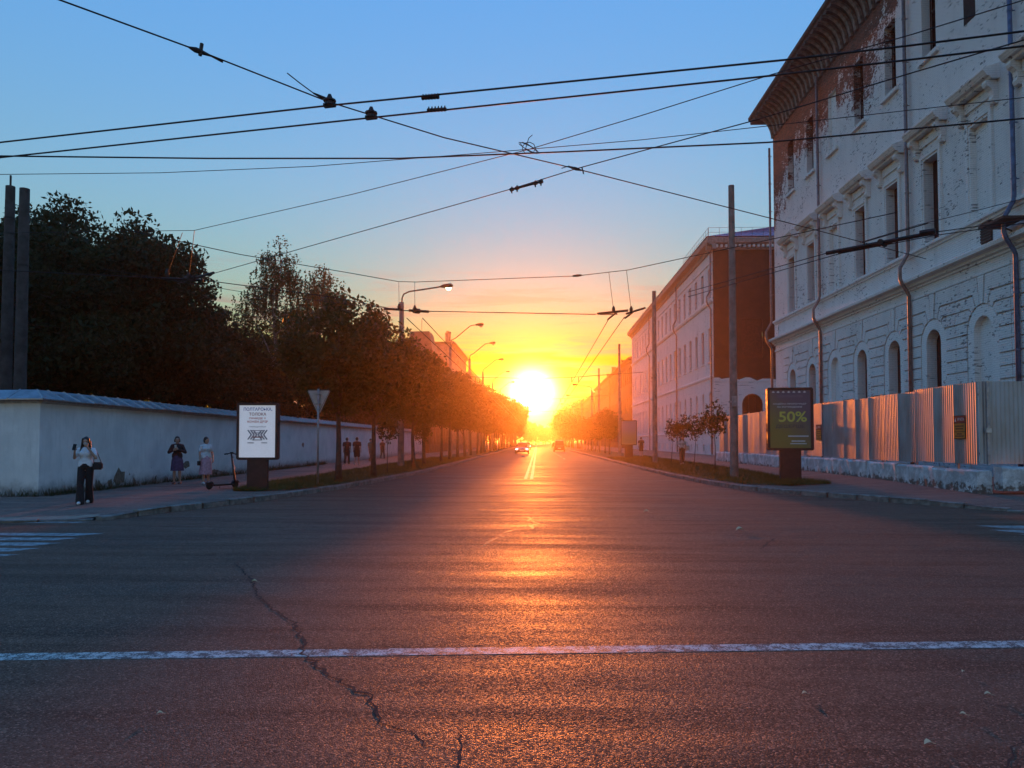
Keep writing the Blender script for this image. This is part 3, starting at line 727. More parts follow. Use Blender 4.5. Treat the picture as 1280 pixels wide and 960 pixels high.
# string courses
s = MB(); course(s, PF, Y0, Y1, [(.001, 7.60), (.06, 7.60), (.06, 7.72), (.001, 7.74)]); kr(s.build('band_course', MTRIM))
s = MB(); course(s, PF, Y0, Y1 + .1, [(.001, 8.02), (.06, 8.04), (.08, 8.12), (.18, 8.16), (.20, 8.24), (.42, 8.32), (.44, 8.44), (.40, 8.47), (.001, 8.62)]); kr(s.build('ledge_course', MTRIM))
s = MB(); course(s, PF, Y0, Y1 + .05, [(.001, 9.42), (.06, 9.44), (.08, 9.52), (.17, 9.56), (.17, 9.68), (.001, 9.72)]); kr(s.build('sill_course', MTRIM))
# corner piers at the far end: plain strip
s = MB(); bar(s, PF, Y1 - .75, Y1, 8.65, 9.40, .001, .05); kr(s.build('corner_strip', MTRIM))
# ventilation grille
s = MB()
for i in range(7): bar(s, PF, 27.3, 27.95, 8.72 + i * .1, 8.79 + i * .1, .02, .07)
bar(s, PF, 27.28, 27.97, 8.68, 9.40, .002, .02); kr(s.build('vent_grille', plain('rusty_grille', (.06, .05, .04), .8)))
# coved cornice with ribs
cove = []; Pj, z0c, z1c = 1.15, 22.12, 23.62
for i in range(9):
    a = math.pi / 2 * i / 8; cove.append((Pj * (1 - math.cos(a)), z0c + (z1c - z0c) * math.sin(a)))
s = MB(); course(s, PF, Y0, Y1 + .02, [(-.3, z0c - .002)] + [(a + .002, b_) for a, b_ in cove] + [(-.3, z1c)]); kr(s.build('cornice_cove', MCORN))
s = MB(); course(s, PF, Y0, Y1 + 1.2, [(-.3, z1c + .002), (Pj + .02, z1c + .002), (Pj + .04, z1c + .2), (Pj + .16, z1c + .28), (Pj + .18, z1c + .46), (-.3, z1c + .62)]); kr(s.build('cornice_slab', MCORN))
s = MB(); rib = [(a + .02, b_) for a, b_ in cove] + [(a + .15, b_ - .05 if i else b_) for i, (a, b_) in list(enumerate(cove))[::-1]]
course(s, P0, -.12, .12, [(a, b_) for a, b_ in rib]); RIB = s.mesh('cornice_rib', [MRIB])
y = Y1 - .2
while y > Y0: kr(obj('cornice_rib', RIB, None, (16, y, 0))); y -= .62
# gable-end return of the cornice and roof
PE = Plane((0, Y1, 0), (1, 0, 0), (0, 1, 0))
s = MB(); course(s, PE, 16.3, 34, [(-.3, z0c)] + [(a + .002, b_) for a, b_ in cove] + [(-.3, z1c)]); kr(s.build('cornice_cove', MCORN))
s = MB(); s.face([(14.78, Y0, 24.2), (14.78, Y1 + 1.25, 24.2), (25, Y1 - 8, 25.4), (25, Y0, 25.4)]); s.face([(14.78, Y1 + 1.25, 24.2), (35.2, Y1 + 1.25, 24.2), (25, Y1 - 8, 25.4)]); s.face([(35.2, Y0, 24.2), (35.2, Y1 + 1.25, 24.2), (25, Y1 - 8, 25.4), (25, Y0, 25.4)]); kr(s.build('roof', MROOF))
# downpipes with a double bend round the ledge
def downpipe(y, mat, ztop=22.3, x=15.82, par=RB, name='downpipe', zb=8.9):
    d = MB(); r = .075
    d.tube([(x, y, ztop), (x, y, zb + .9), (x - .02, y, zb + .7), (x - .36, y, zb + .1), (x - .36, y, zb - .35), (x - .30, y, zb - .55), (x - .06, y, zb - .95), (x, y, zb - 1.1), (x, y, .4)], r, 10)
    o = d.build(name, mat, smooth=True); keep(o, par); c = MB(); z = ztop - .6
    c.tube([(0, 0, 0), (0, 0, .07)], r + .014, 10); c.box(0, -.015, .02, .17, .015, .05); cm = c.mesh('pipe_collar', [mat])
    while z > 1.2:
        if not zb - 1.2 < z < zb + 1: obj('pipe_collar', cm, o, (x, y, z))
        z -= 1.9
    return o
downpipe(43.35, MPIPE2); downpipe(33.05, MPIPE2); downpipe(25.75, MPIPE, name='downpipe'); downpipe(52.25, MPIPE2, 21.6)
# cable bracket with lamp at the near end of the ledge
s = MB(); s.tube([(16, 26.2, 8.95), (15.1, 26.0, 9.0)], .035, 6); s.tube([(16, 26.2, 8.7), (15.1, 26.0, 8.98)], .025, 6); bar(s, PF, 25.2, 26.6, 8.86, 8.94, .1, .9); kr(s.build('cable_bracket', plain('rusty_iron', (.05, .035, .028), .8)))

# ------------------------------------------------------------------ white office building further down the street
B2 = tag(empty('white_building', (16.2, 71, 0)), 'long white three-storey building with blue hipped roof and dark end wall', 'building')
def k2(o): return keep(o, B2)
P2 = Plane((16.2, 0, 0), (0, 1, 0), (-1, 0, 0)); S0, S1, ZE = 71.0, 132.0, 19.3
n2 = 20; bw = (S1 - S0) / n2; m = MB(); ST = [('b', .30, .62, 1.35, False, .05, 2.5), ('g', .42, 2.9, 6.25, True, 2.5, 7.6), ('m', .55, 9.1, 12.25, False, 7.6, 14.2), ('t', .52, 15.05, 17.85, False, 14.2, ZE)]
MF = plain('brown_window_frame', (.10, .07, .055), .7)
for lv, hw, b0, b1, ar, v0, v1 in ST:
    f_, g_ = window_meshes(hw - .004, 0, b1 - b0 - .004, ar, lv, .06, ((0,), (.62,)), MF)
    for k in range(n2):
        u0, u1 = S0 + bw * k, S0 + bw * (k + 1); uc = (u0 + u1) / 2; op = (uc, hw, b0, b1, ar)
        cell(m, P2, u0, u1, v0, v1, op); reveal(m, P2, op, 0, -.22)
        put_window(B2, P2, uc, b0 + .002, .2, f_, g_)
m.face([(16.2, S1, .05), (38, S1, .05), (38, S1, ZE), (16.2, S1, ZE)]); m.face([(38, S0, .05), (38, S1, .05), (38, S1, ZE), (38, S0, ZE)])
k2(m.build('wall', MB2, fix=False))
for nm, pr in (('ledge_course', [(.001, 14.45), (.12, 14.5), (.2, 14.7), (.2, 14.8), (.001, 14.9)]), ('band_course', [(.001, 7.5), (.10, 7.52), (.14, 7.7), (.001, 7.8)]), ('plinth_course', [(.001, 2.4), (.1, 2.42), (.1, 2.52), (.001, 2.58)]), ('upper_course', [(.001, 18.25), (.08, 18.28), (.08, 18.36), (.001, 18.4)])):
    s = MB(); course(s, P2, S0, S1, pr); k2(s.build(nm, MTRIM))
s = MB(); bar(s, P2, -.72, .72, -.1, 0, 0, .12); 
s = MB(); bar(s, P0, -.72, .72, -.12, 0, .001, .13); SL2 = s.mesh('sill', [MTRIM])
for k in range(n2): k2(obj('sill', SL2, None, (16.2, S0 + bw * (k + .5), 9.095)))
s = MB(); course(s, P2, S0 - .6, S1 + .6, [(-.2, ZE), (.12, ZE), (.2, ZE + .35), (.65, ZE + .55), (.72, ZE + .95), (.6, ZE + 1.05), (-.2, ZE + 1.2)]); k2(s.build('eaves_cornice', plain('eaves_plaster', (.34, .27, .23), .85)))
# end wall facing the crossing: dark bare boards above, plaster below with a ragged edge
PE2 = Plane((0, S0, 0), (1, 0, 0), (0, -1, 0))
kd = NT('dark_bare_end_wall'); p = kd.pos(); kd.col(kd.mix(kd.ramp(kd.noise(p, 1.2, 6, .65), .3, .7), (.026, .014, .009), (.055, .029, .016))); kd.rough(.9)
kd.nrm(kd.bump(kd.noise(kd.map(p, (3, 1, 14)), 1.5, 5), .5, .03)); MEND = kd.mat
s = MB(); aw = (19.7, .95, 3.3, 6.0, True); cell(s, PE2, 16.2, 38, .05, 7.1, aw); reveal(s, PE2, aw, 0, -.25); k2(s.build('end_wall_plaster', MB2, fix=False))
s = MB(); cell(s, PE2, 16.2, 38, 7.1, ZE, (19.7, .95, 9.3, 12.9, False)); k2(s.build('end_wall', MEND, fix=False))
rg = np.random.default_rng(4); top = [(16.2, 7.1)]; x = 16.2
while x < 27: top.append((x, 7.12 + rg.uniform(.0, .38))); x += rg.uniform(.2, .7)
top += [(27, 7.1)]; s = MB(); s.prism(top, (0, S0, 0), (1, 0, 0), (0, 0, 1), (0, -1, 0), .04); k2(s.build('ragged_plaster_edge', MB2))
s = MB(); bar(s, PE2, 18.75, 20.65, 9.3, 12.9, -.12, -.05); k2(s.build('boarded_window', plain('dark_boards', (.05, .022, .013), .9, var=.4)))
f_, g_ = window_meshes(.946, 0, 2.69, True, 'e', .09, ((-.33, .33), (.4,)), plain('red_brown_frame', (.10, .035, .02), .7)); put_window(B2, PE2, 19.7, 3.303, .2, f_, g_)
s = MB(); course(s, PE2, 16.2 - .6, 38, [(-.2, ZE - .001), (.12, ZE - .001), (.2, ZE + .35), (.65, ZE + .55), (.72, ZE + .95), (.6, ZE + 1.05), (-.2, ZE + 1.2)]); k2(s.build('eaves_cornice', plain('eaves_plaster', (.34, .27, .23), .85)))
s = MB()
for i in range(26): bar(s, PE2, 16.4 + i * .42, 16.6 + i * .42, ZE + .18, ZE + .42, .2, .5)
e_ = k2(s.build('dentil_row', MTRIM)); e_['kind'] = 'stuff'
MBLUE = plain('blue_sheet_roof', (.055, .07, .20), .45, .3, .2, 2)
m = MB(); zr0, zrd = ZE + 1.12, ZE + 4.9; a_ = [(15.5, S0 - .7), (38.7, S0 - .7), (38.7, S1 + .7), (15.5, S1 + .7)]; r0, r1 = (27, S0 + 9), (27, S1 - 9)
c_ = lambda p_, z: (p_[0], p_[1], z)
m.face([c_(a_[0], zr0), c_(a_[1], zr0), c_(r0, zrd)]); m.face([c_(a_[1], zr0), c_(a_[2], zr0), c_(r1, zrd), c_(r0, zrd)]); m.face([c_(a_[2], zr0), c_(a_[3], zr0), c_(r1, zrd)]); m.face([c_(a_[3], zr0), c_(a_[0], zr0), c_(r0, zrd), c_(r1, zrd)])
rf = k2(m.build('roof', MBLUE)); s = MB()
for i in range(30):
    x = 15.9 + i * .74; s.tube([(x, S0 - .55, zr0 + .06), (27 + (x - 27) * .05, S0 + 8.6, zrd - .1)], .025, 4, False)
q = k2(s.build('roof_seams', MBLUE)); q.parent = rf; q.matrix_parent_inverse = Matrix.Translation((-16.2, -71, 0)) if False else q.matrix_parent_inverse; q['kind'] = 'stuff'
s = MB()
for y in np.arange(S0 - .2, S0 + 12, 1.0): s.tube([(15.75, y, zr0), (15.75, y, zr0 + .9)], .018, 5)
for x in np.arange(15.75, 22, 1.0): s.tube([(x, S0 - .35, zr0), (x, S0 - .35, zr0 + .9)], .018, 5)
for h_ in (.45, .88): s.tube([(15.75, S0 + 12, zr0 + h_), (15.75, S0 - .35, zr0 + h_), (23, S0 - .35, zr0 + h_)], .016, 5)
k2(s.build('roof_railing', plain('railing_metal', (.13, .12, .12), .6, .5)))
for y in (71.25, 88.9, 110.5): 
    o = downpipe(y, MPIPE2, 19.6, 16.03, B2, zb=14.9)
s = MB()
for y in (84, 97, 116): s.box(18.6, y, 21.0, 19.6, y + 1.1, 23.0); s.box(18.5, y - .1, 23.0, 19.7, y + 1.2, 23.15)
for y in (84, 97, 116):
    s = MB(); s.box(17.6, y, 20.4, 18.5, y + .9, 22.2); s.box(17.5, y - .1, 22.2, 18.6, y + 1.0, 22.35); k2(s.build('chimney', MEND))

# ------------------------------------------------------------------ far street fronts
def row_house(name, label, X, y0, y1, H, side, storeys, mat, wmat, roof=None, chim=(), bay=3.2, depth=14, sill=1.4, group=None):
    root = tag(empty(name, (X, y0, 0)), label, 'building', group); kk_ = lambda o: keep(o, root)
    n = (-1, 0, 0) if side > 0 else (1, 0, 0); P = Plane((X, 0, 0), (0, 1, 0), n); nb = max(1, int((y1 - y0) / bay)); bw_ = (y1 - y0) / nb; sh = (H - .4) / storeys
    m = MB(); f_, g_ = window_meshes(.596, 0, sh * .52, False, 'r', .07, ((0,), (.65,)), wmat)
    for s_ in range(storeys):
        v0, v1 = .05 + s_ * sh, .05 + (s_ + 1) * sh
        for k in range(nb):
            u0, u1 = y0 + k * bw_, y0 + (k + 1) * bw_; op = ((u0 + u1) / 2, .6, v0 + sh * .27, v0 + sh * .27 + sh * .52 + .004, False)
            cell(m, P, u0, u1, v0, v1, op); reveal(m, P, op, 0, -.2); put_window(root, P, op[0], op[2] + .002, .18, f_, g_)
    zt = .05 + storeys * sh; xb = X + side * depth
    for yy in (y0, y1): m.face([(X, yy, .05), (xb, yy, .05), (xb, yy, zt), (X, yy, zt)])
    m.face([(xb, y0, .05), (xb, y1, .05), (xb, y1, zt), (xb, y0, zt)]); kk_(m.build('wall', mat, fix=False))
    c = MB(); course(c, P, y0 - .3, y1 + .3, [(-.2, zt), (.1, zt), (.5, zt + .35), (.5, zt + .5), (-.2, zt + .6)]); kk_(c.build('cornice', mat))
    r = MB(); rh = roof or 0
    if rh:
        r.sweep([(-.6, 0), (depth / 2, rh), (depth + .6, 0)], (X, y0 - .3, zt + .5), (X, y1 + .3, zt + .5), (side, 0, 0), (0, 0, 1)); ro_ = kk_(r.build('roof', MROOF))
    else:
        r.box(min(X + side * .02, xb), y0, zt + .02, max(X + side * .02, xb), y1, zt + .45); ro_ = kk_(r.build('roof', MROOF))
    for (yy, xx, w, h) in chim:
        c = MB(); c.box(X + side * xx - w / 2, yy - w / 2, zt, X + side * xx + w / 2, yy + w / 2, zt + h); c.box(X + side * xx - w / 2 - .1, yy - w / 2 - .1, zt + h, X + side * xx + w / 2 + .1, yy + w / 2 + .1, zt + h + .15); ch_ = kk_(c.build('chimney', mat))
    return root
MRED = plain('red_brick_front', (.12, .03, .018), .9, var=.35, scale=2, bump=.4); MOCH = plain('ochre_front', (.13, .05, .03), .9, var=.3, scale=1.5); MTAN = plain('tan_front', (.26, .19, .14), .9, var=.3, scale=1.5)
row_house('brick_house', 'red brick three-storey house next to the long white building', 16.6, 137, 176, 16.4, 1, 3, MRED, MF, 2.2, ((139.5, 1.2, .9, 5.2), (152, 3, 1.0, 3.6), (168, 2.2, .9, 3.2)))
row_house('ochre_house', 'ochre plastered house beyond the red brick house', 16.6, 179, 222, 16.4, 1, 3, MOCH, MF, 2.0, ((186, 1.8, .9, 3.4), (205, 2.4, 1.0, 3.4)))
row_house('brick_house', 'low brick house at the far end of the right-hand row', 16.6, 226, 280, 15.5, 1, 3, MRED, MF, 2.0, ((240, 1.8, .9, 3.0), (262, 2.4, 1.0, 3.0)))
L1 = row_house('mansard_house', 'dark flat-fronted house with a tapered roof turret above the street trees', -14.2, 100, 122, 13.4, -1, 3, MOCH, MF, 0, ())
s = MB(); a_ = [(-14.4, 105.5), (-18.4, 105.5), (-18.4, 111.5), (-14.4, 111.5)]; b_ = [(-15.1, 106.3), (-17.7, 106.3), (-17.7, 110.4), (-15.1, 110.4)]; z0_, z1_ = 13.4, 17.0
for i in range(4): j = (i + 1) % 4; s.face([(*a_[i], z0_), (*a_[j], z0_), (*b_[j], z1_), (*b_[i], z1_)])
s.face([(*q, z1_) for q in b_]); keep(s.build('turret_roof', MROOF), L1); s = MB(); s.tube([(-16.4, 108, 17), (-16.4, 108, 19)], .04, 5); keep(s.build('antenna', MROOF), L1)
L2 = row_house('apartment_block', 'tall flat-roofed apartment block beyond the turret house', -14.2, 126, 152, 18.0, -1, 5, MTAN, MF, 0, ((128, 1.0, .5, 2.0), (131, 1.0, .6, 2.6), (132.6, 1.4, .3, 3.0)))
row_house('apartment_block', 'lower apartment block with pale pilasters past the tall one', -14.0, 156, 205, 15.8, -1, 4, MTAN, MF, 0, ())
# ------------------------------------------------------------------ sheet metal site fence on white concrete blocks
kz = NT('galvanised_sheet'); p = kz.pos(); n = kz.noise(kz.map(p, (1, 1, .35)), 2.4, 5, .6)
kz.col(kz.mix(kz.ramp(n, .3, .7), (.34, .34, .35), (.50, .50, .51))); kz.metal(.85); kz.rough(kz.ramp(n, .3, .7, .48, .62)); kz.nrm(kz.bump(kz.noise(p, 5, 4), .12, .03)); MZINC = kz.mat
FX, FY = 11.9, 21.15
SF = tag(empty('site_fence', (FX, FY, .3)), 'corrugated metal site fence round the derelict building', 'fence')
SHW = 1.15; m = MB(); pitch = SHW / 10; dp = .022; pr = []
for i in range(10): pr += [(i * pitch, 0), (i * pitch + pitch * .32, 0), (i * pitch + pitch * .5, dp), (i * pitch + pitch * .82, dp)]
pr.append((SHW, 0))
H0, H1 = .95, 3.18
for (a, d0), (b_, d1) in zip(pr[:-1], pr[1:]): m.face([(-d0, a, 0), (-d1, b_, 0), (-d1, b_, H1 - H0), (-d0, a, H1 - H0)])
SHEET = m.mesh('fence_sheet', [MZINC], fix=False); smooth_by_angle(SHEET, 80)
y = FY
for i in range(26):
    o = keep(obj('fence_sheet', SHEET, None, (FX + RNG.normal(0, .012), y, H0 + (.05 if i < 3 else 0) + (.03 if 8 < i < 14 else 0) + RNG.normal(0, .012)), RNG.normal(0, .009)), SF); y += SHW - .02
x = FX + .02
for i in range(9):
    o = keep(obj('fence_sheet', SHEET, None, (x, FY + RNG.normal(0, .006), H0 + .05 + RNG.normal(0, .006)), -math.pi / 2 + RNG.normal(0, .01)), SF)
    o.scale.x = -1; x += SHW - .02
MPOST = plain('fence_post_metal', (.35, .37, .42), .4, .6)
m = MB(); m.box(-.03, -.03, 0, .03, .03, 3.0); PST = m.mesh('fence_post', [MPOST])
for y in np.arange(FY + 1.2, FY + 29, 2.4): keep(obj('fence_post', PST, None, (FX + .09, y, .25)), SF)
m = MB(); m.box(-.035, -.035, 0, .035, .035, 2.25); keep(m.build('fence_post', MPOST, None, loc=(FX + .22, FY - .055, .98)), SF)
m = MB(); m.box(-.07, -.02, -.06, .07, .02, .06); keep(m.build('latch_plate', plain('latch_zinc', (.5, .52, .56), .4, .6), None, loc=(FX + .20, FY - .12, 1.9)), SF)
for y0_, y1_ in ((FY, FY + 29.4),):
    m = MB()
    for h_ in (1.25, 2.85): m.box(FX + .035, y0_, h_, FX + .062, y1_, h_ + .05)
    keep(m.build('fence_rails', MPOST), SF)
# concrete blocks, whitewashed and chipped
kc = NT('whitewashed_block'); p = kc.pos(); n = kc.noise(p, 2.2, 7, .7, .3); z = kc.xyz(p)[2]
c = kc.mix(kc.ramp(n, .36, .6), (.80, .77, .75), (.46, .43, .41)); c = kc.mix(kc.ramp(kc.m('ADD', kc.noise(p, 5, 6, .7), kc.ramp(z, .3, .7, .16, -.12)), .56, .66), c, (.15, .12, .10))
kc.col(c); kc.rough(.9); kc.nrm(kc.bump(kc.noise(p, 13, 6, .7), .8, .04)); MBLK = kc.mat
def fbs(seed):
    rg = np.random.default_rng(seed); m = MB(); L_, T_, H_ = 2.3, .42, .62; nx, c = 8, .05
    sec = [(0, 0), (0, H_ - c), (c, H_), (T_ - c, H_), (T_, H_ - c), (T_, 0)]; v = []; f = []
    for i in range(nx + 1):
        for a, b_ in sec: v.append((a + rg.normal(0, .012), i * L_ / nx + (0 if 0 < i < nx else rg.normal(0, .01)), b_ + rg.normal(0, .012) * (b_ > 0)))
    k = len(sec)
    for i in range(nx):
        for j in range(k - 1): f.append((i * k + j, i * k + j + 1, (i + 1) * k + j + 1, (i + 1) * k + j))
    f += [tuple(range(k)), tuple(range(nx * k, nx * k + k))]; m.raw(v, f); return m.mesh('concrete_block', [MBLK])
FB = [fbs(i) for i in range(4)]
PL = tag(empty('block_plinth', (FX, FY, .3)), 'row of whitewashed concrete blocks under the metal site fence', 'wall')
y = FY - .25; i = 0
while y < FY + 28:
    keep(obj('concrete_block', FB[i % 4], None, (FX - .22 + RNG.normal(0, .02), y, zr(FX, y + 1) - .03 + RNG.normal(0, .01)), RNG.normal(0, .008)), PL); y += 2.33; i += 1
x = FX - .2
for i in range(4): keep(obj('concrete_block', FB[(i + 1) % 4], None, (x + .42, FY - .25 + RNG.normal(0, .01), .31), -math.pi / 2 + RNG.normal(0, .006)), PL); x += 2.33
# ------------------------------------------------------------------ trees
MBARK = plain('bark', (.055, .042, .033), .95, var=.4, scale=7, bump=.9); MBIRCH = plain('birch_bark', (.30, .28, .26), .9, var=.5, scale=5, bump=.5)
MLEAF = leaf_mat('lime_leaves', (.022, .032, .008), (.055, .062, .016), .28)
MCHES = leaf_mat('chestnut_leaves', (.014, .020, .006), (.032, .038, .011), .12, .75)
MBLEAF = leaf_mat('birch_leaves', (.030, .040, .012), (.07, .075, .022), .3)
MSAP = leaf_mat('sapling_leaves', (.045, .040, .012), (.10, .075, .022), .35)
def leaves(rg, C, N, size, aspect=.55, droop=.0, flat=.0):
    """N leaf rhombs round clump centres C (k,4: xyz + radius) -> vertex array"""
    k = rg.integers(0, len(C), N); d = rg.normal(0, 1, (N, 3)); d /= np.linalg.norm(d, axis=1)[:, None]
    r = rg.random(N) ** .45; pos = C[k, :3] + d * (C[k, 3] * r)[:, None] * np.array([1, 1, .75])
    a = rg.normal(0, 1, (N, 3)); a[:, 2] = a[:, 2] * (1 - flat) - droop; a /= np.linalg.norm(a, axis=1)[:, None]
    b = np.cross(a, rg.normal(0, 1, (N, 3)) * np.array([1, 1, 1]) + np.array([0, 0, flat * 3])); b /= (np.linalg.norm(b, axis=1)[:, None] + 1e-9)
    s = size * rg.uniform(.6, 1.3, N)[:, None]
    V = np.stack([pos - a * s * .5, pos + b * s * aspect * .5 + a * s * .05, pos + a * s * .5, pos - b * s * aspect * .5 + a * s * .05], 1)
    return V
def quads_mesh(name, V, mat):
    n = len(V); me = bpy.data.meshes.new(name); me.vertices.add(n * 4); me.vertices.foreach_set('co', V.astype(np.float32).ravel()); me.loops.add(n * 4); me.loops.foreach_set('vertex_index', np.arange(n * 4, dtype=np.int32))
    me.polygons.add(n); me.polygons.foreach_set('loop_start', np.arange(n, dtype=np.int32) * 4); me.update(calc_edges=True); me.materials.append(mat); return me
def make_tree(seed, H, th, rx, N, leaf, tr=.14, mat=None, bark=None, style='round', limbs=12, clump=.55, aspect=.55, low=None):
    """trunk mesh with limbs, crown mesh of leaves; th = bare trunk height, rx = crown radius"""
    rg = np.random.default_rng(seed); low = th if low is None else low
    t = MB(); ang = rg.uniform(0, 6.28); pts = []; rad = []; nseg = 7; top = H * (.9 if style == 'birch' else .8)
    lean = rg.normal(0, .02, 2)
    for i in range(nseg + 1):
        f = i / nseg; pts.append((lean[0] * H * f + rg.normal(0, .012) * H * f * .5, lean[1] * H * f + rg.normal(0, .012) * H * f * .5, top * f)); rad.append(tr * (1.25 if i == 0 else 1) * (1 - .86 * f))
    t.tube(pts, rad, 9); C = []
    cz, rz = (low + H) / 2, (H - low) / 2
    def trunk_at(z):
        f = max(0, min(.999, z / top)) * nseg; i = int(f); a, b = Vector(pts[i]), Vector(pts[i + 1]); return a.lerp(b, f - i), tr * (1 - .86 * z / top)
    def lim(z):
        """crown radius at height z"""
        q = (z - cz) / rz
        if style == 'birch': return rx * max(.12, (1 - max(0, q) ** 1.4) * (1 - max(0, -q) ** 3))
        return rx * math.sqrt(max(.03, 1 - q * q)) * (1.0 + .12 * math.sin(z * 1.7 + seed))
    for k in range(limbs):
        f = (k + rg.uniform(.1, .9)) / limbs; z0 = th * .92 + f * (top * .96 - th); o, r0 = trunk_at(z0); ang += 2.4 + rg.normal(0, .4)
        zt = z0 + (H - z0) * rg.uniform(.15, .5) + (1 - f) * rx * .12 - (max(0, .35 - f)) * rx * .7
        zt = max(low + .25, zt); R_ = lim(zt) * rg.uniform(.72, 1.0)
        e = Vector((o.x + math.cos(ang) * R_, o.y + math.sin(ang) * R_, zt)); md = o.lerp(e, .5) + Vector((rg.normal(0, .1), rg.normal(0, .1), .1 * R_))
        t.tube([o, md, e], [r0 * .55, r0 * .33, .012], 5, False)
        for p in (.45, .7, 1.0):
            c = o.lerp(e, p) if p == 1 else o.lerp(md, .9).lerp(e, (p - .45) * 1.6); C.append((*c, clump * rg.uniform(.7, 1.2)))
        for s_ in range(4):
            a2 = ang + rg.normal(0, .75); p = rg.uniform(.35, .9); b = o.lerp(e, p); z2 = b.z + rg.normal(.12, .35) * rx * .45; z2 = max(low + .15, min(H - .2, z2)); L2 = lim(z2) * rg.uniform(.7, 1.03)
            e2 = Vector((o.x + math.cos(a2) * L2, o.y + math.sin(a2) * L2, z2)); t.tube([b, b.lerp(e2, .5) + Vector((0, 0, .06)), e2], [r0 * .2, r0 * .13, .008], 4, False)
            C.append((*e2, clump * rg.uniform(.6, 1.15))); C.append((*b.lerp(e2, .55), clump * rg.uniform(.6, 1.1)))
    n_in = int(limbs * 5)
    for _ in range(n_in):                         # filling clumps through the volume
        z = low + (H - low) * rg.beta(1.6, 1.5); r = lim(z) * rg.random() ** .5; a = rg.uniform(0, 6.28); C.append((math.cos(a) * r + lean[0] * z, math.sin(a) * r + lean[1] * z, z, clump * rg.uniform(.6, 1.25)))
    C = np.array(C)
    V = leaves(rg, C, N, leaf, aspect, .5 if style == 'birch' else .25)
    if style == 'birch':                          # hanging strands
        S = []
        for _ in range(420):
            c = C[rg.integers(0, len(C))]; n = rg.integers(8, 18); x, y = c[0] + rg.normal(0, .4), c[1] + rg.normal(0, .4)
            for j in range(n): S.append((x + rg.normal(0, .03), y + rg.normal(0, .03), c[2] - j * .09 * 1.2, .05))
        V = np.concatenate([V, leaves(rg, np.array(S), len(S) * 3, leaf * .9, aspect, .8)])
    return t.mesh('trunk', [bark or MBARK], True), quads_mesh('crown', V, mat or MLEAF)
def tree(name, meshes, loc, label, rz=0, sc=1.0, group=None, cat='tree', scz=None):
    root = tag(empty(name, loc, rz), label, cat, group); root.scale = (sc, sc, scz or sc)
    obj('trunk', meshes[0], root); obj('crown', meshes[1], root); return root

# chestnuts and other big trees behind the whitewashed wall
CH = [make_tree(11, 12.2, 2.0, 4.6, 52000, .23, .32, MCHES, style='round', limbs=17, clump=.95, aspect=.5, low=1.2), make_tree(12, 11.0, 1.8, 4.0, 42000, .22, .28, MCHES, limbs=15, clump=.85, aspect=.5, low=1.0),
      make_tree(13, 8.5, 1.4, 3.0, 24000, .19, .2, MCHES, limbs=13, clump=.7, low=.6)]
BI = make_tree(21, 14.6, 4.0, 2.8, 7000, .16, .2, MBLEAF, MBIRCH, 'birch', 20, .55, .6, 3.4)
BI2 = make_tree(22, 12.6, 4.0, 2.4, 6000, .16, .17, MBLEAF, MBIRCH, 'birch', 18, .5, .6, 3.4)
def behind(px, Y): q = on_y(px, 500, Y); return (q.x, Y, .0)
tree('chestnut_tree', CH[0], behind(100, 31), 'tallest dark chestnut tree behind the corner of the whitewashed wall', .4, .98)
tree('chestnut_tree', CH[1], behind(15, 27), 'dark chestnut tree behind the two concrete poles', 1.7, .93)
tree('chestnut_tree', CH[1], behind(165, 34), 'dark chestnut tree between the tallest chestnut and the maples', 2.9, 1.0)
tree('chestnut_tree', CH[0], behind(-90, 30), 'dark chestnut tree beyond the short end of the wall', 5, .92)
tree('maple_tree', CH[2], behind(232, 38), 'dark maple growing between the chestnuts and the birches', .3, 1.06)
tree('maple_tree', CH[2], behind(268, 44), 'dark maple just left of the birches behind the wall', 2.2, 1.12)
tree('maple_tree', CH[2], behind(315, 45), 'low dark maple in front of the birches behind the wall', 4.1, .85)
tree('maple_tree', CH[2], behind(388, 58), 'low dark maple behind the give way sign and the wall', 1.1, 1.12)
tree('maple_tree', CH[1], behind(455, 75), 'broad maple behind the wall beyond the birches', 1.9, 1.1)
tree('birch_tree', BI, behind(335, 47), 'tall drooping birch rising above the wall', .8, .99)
tree('birch_tree', BI2, behind(392, 60), 'shorter drooping birch beside the tall one', 2.6, 1.27)
tree('maple_tree', CH[1], behind(500, 93), 'maple behind the wall near the first lamp post', 3.3, .98)
tree('maple_tree', CH[2], behind(352, 60), 'maple standing far back behind the two birches', 3.0, 1.3)
# row of limes along the left verge
LI = [make_tree(31, 6.9, 2.3, 1.8, 11000, .20, .12, MLEAF, limbs=13, clump=.55, low=2.6), make_tree(32, 6.6, 2.3, 1.85, 11000, .20, .11, MLEAF, limbs=12, clump=.55, low=2.6), make_tree(33, 7.2, 2.4, 1.9, 11000, .22, .12, MLEAF, limbs=13, clump=.55, low=2.7)]
LIF = [make_tree(34, 7.4, 2.1, 2.0, 4600, .34, .12, MLEAF, limbs=11, clump=.62, low=2.7), make_tree(35, 7.0, 2.0, 1.9, 4600, .34, .12, MLEAF, limbs=11, clump=.62, low=2.6)]
tree('street_tree', LI[0], (*on_y(423, 600, 27.7).xy, .12), 'lime tree beside the give way sign on the left verge', .5)
tree('street_tree', LI[1], (*on_z(467, 597, .13).xy, .12), 'lime tree second along the left verge from the give way sign', 2.5, 1.04)
q = on_z(516, 585, .13); tree('street_tree', LI[2], (-6.9, 42.5, .12), 'lime tree just beyond the lit lamp post on the left verge', 1.5)
y = 48.0; i = 0
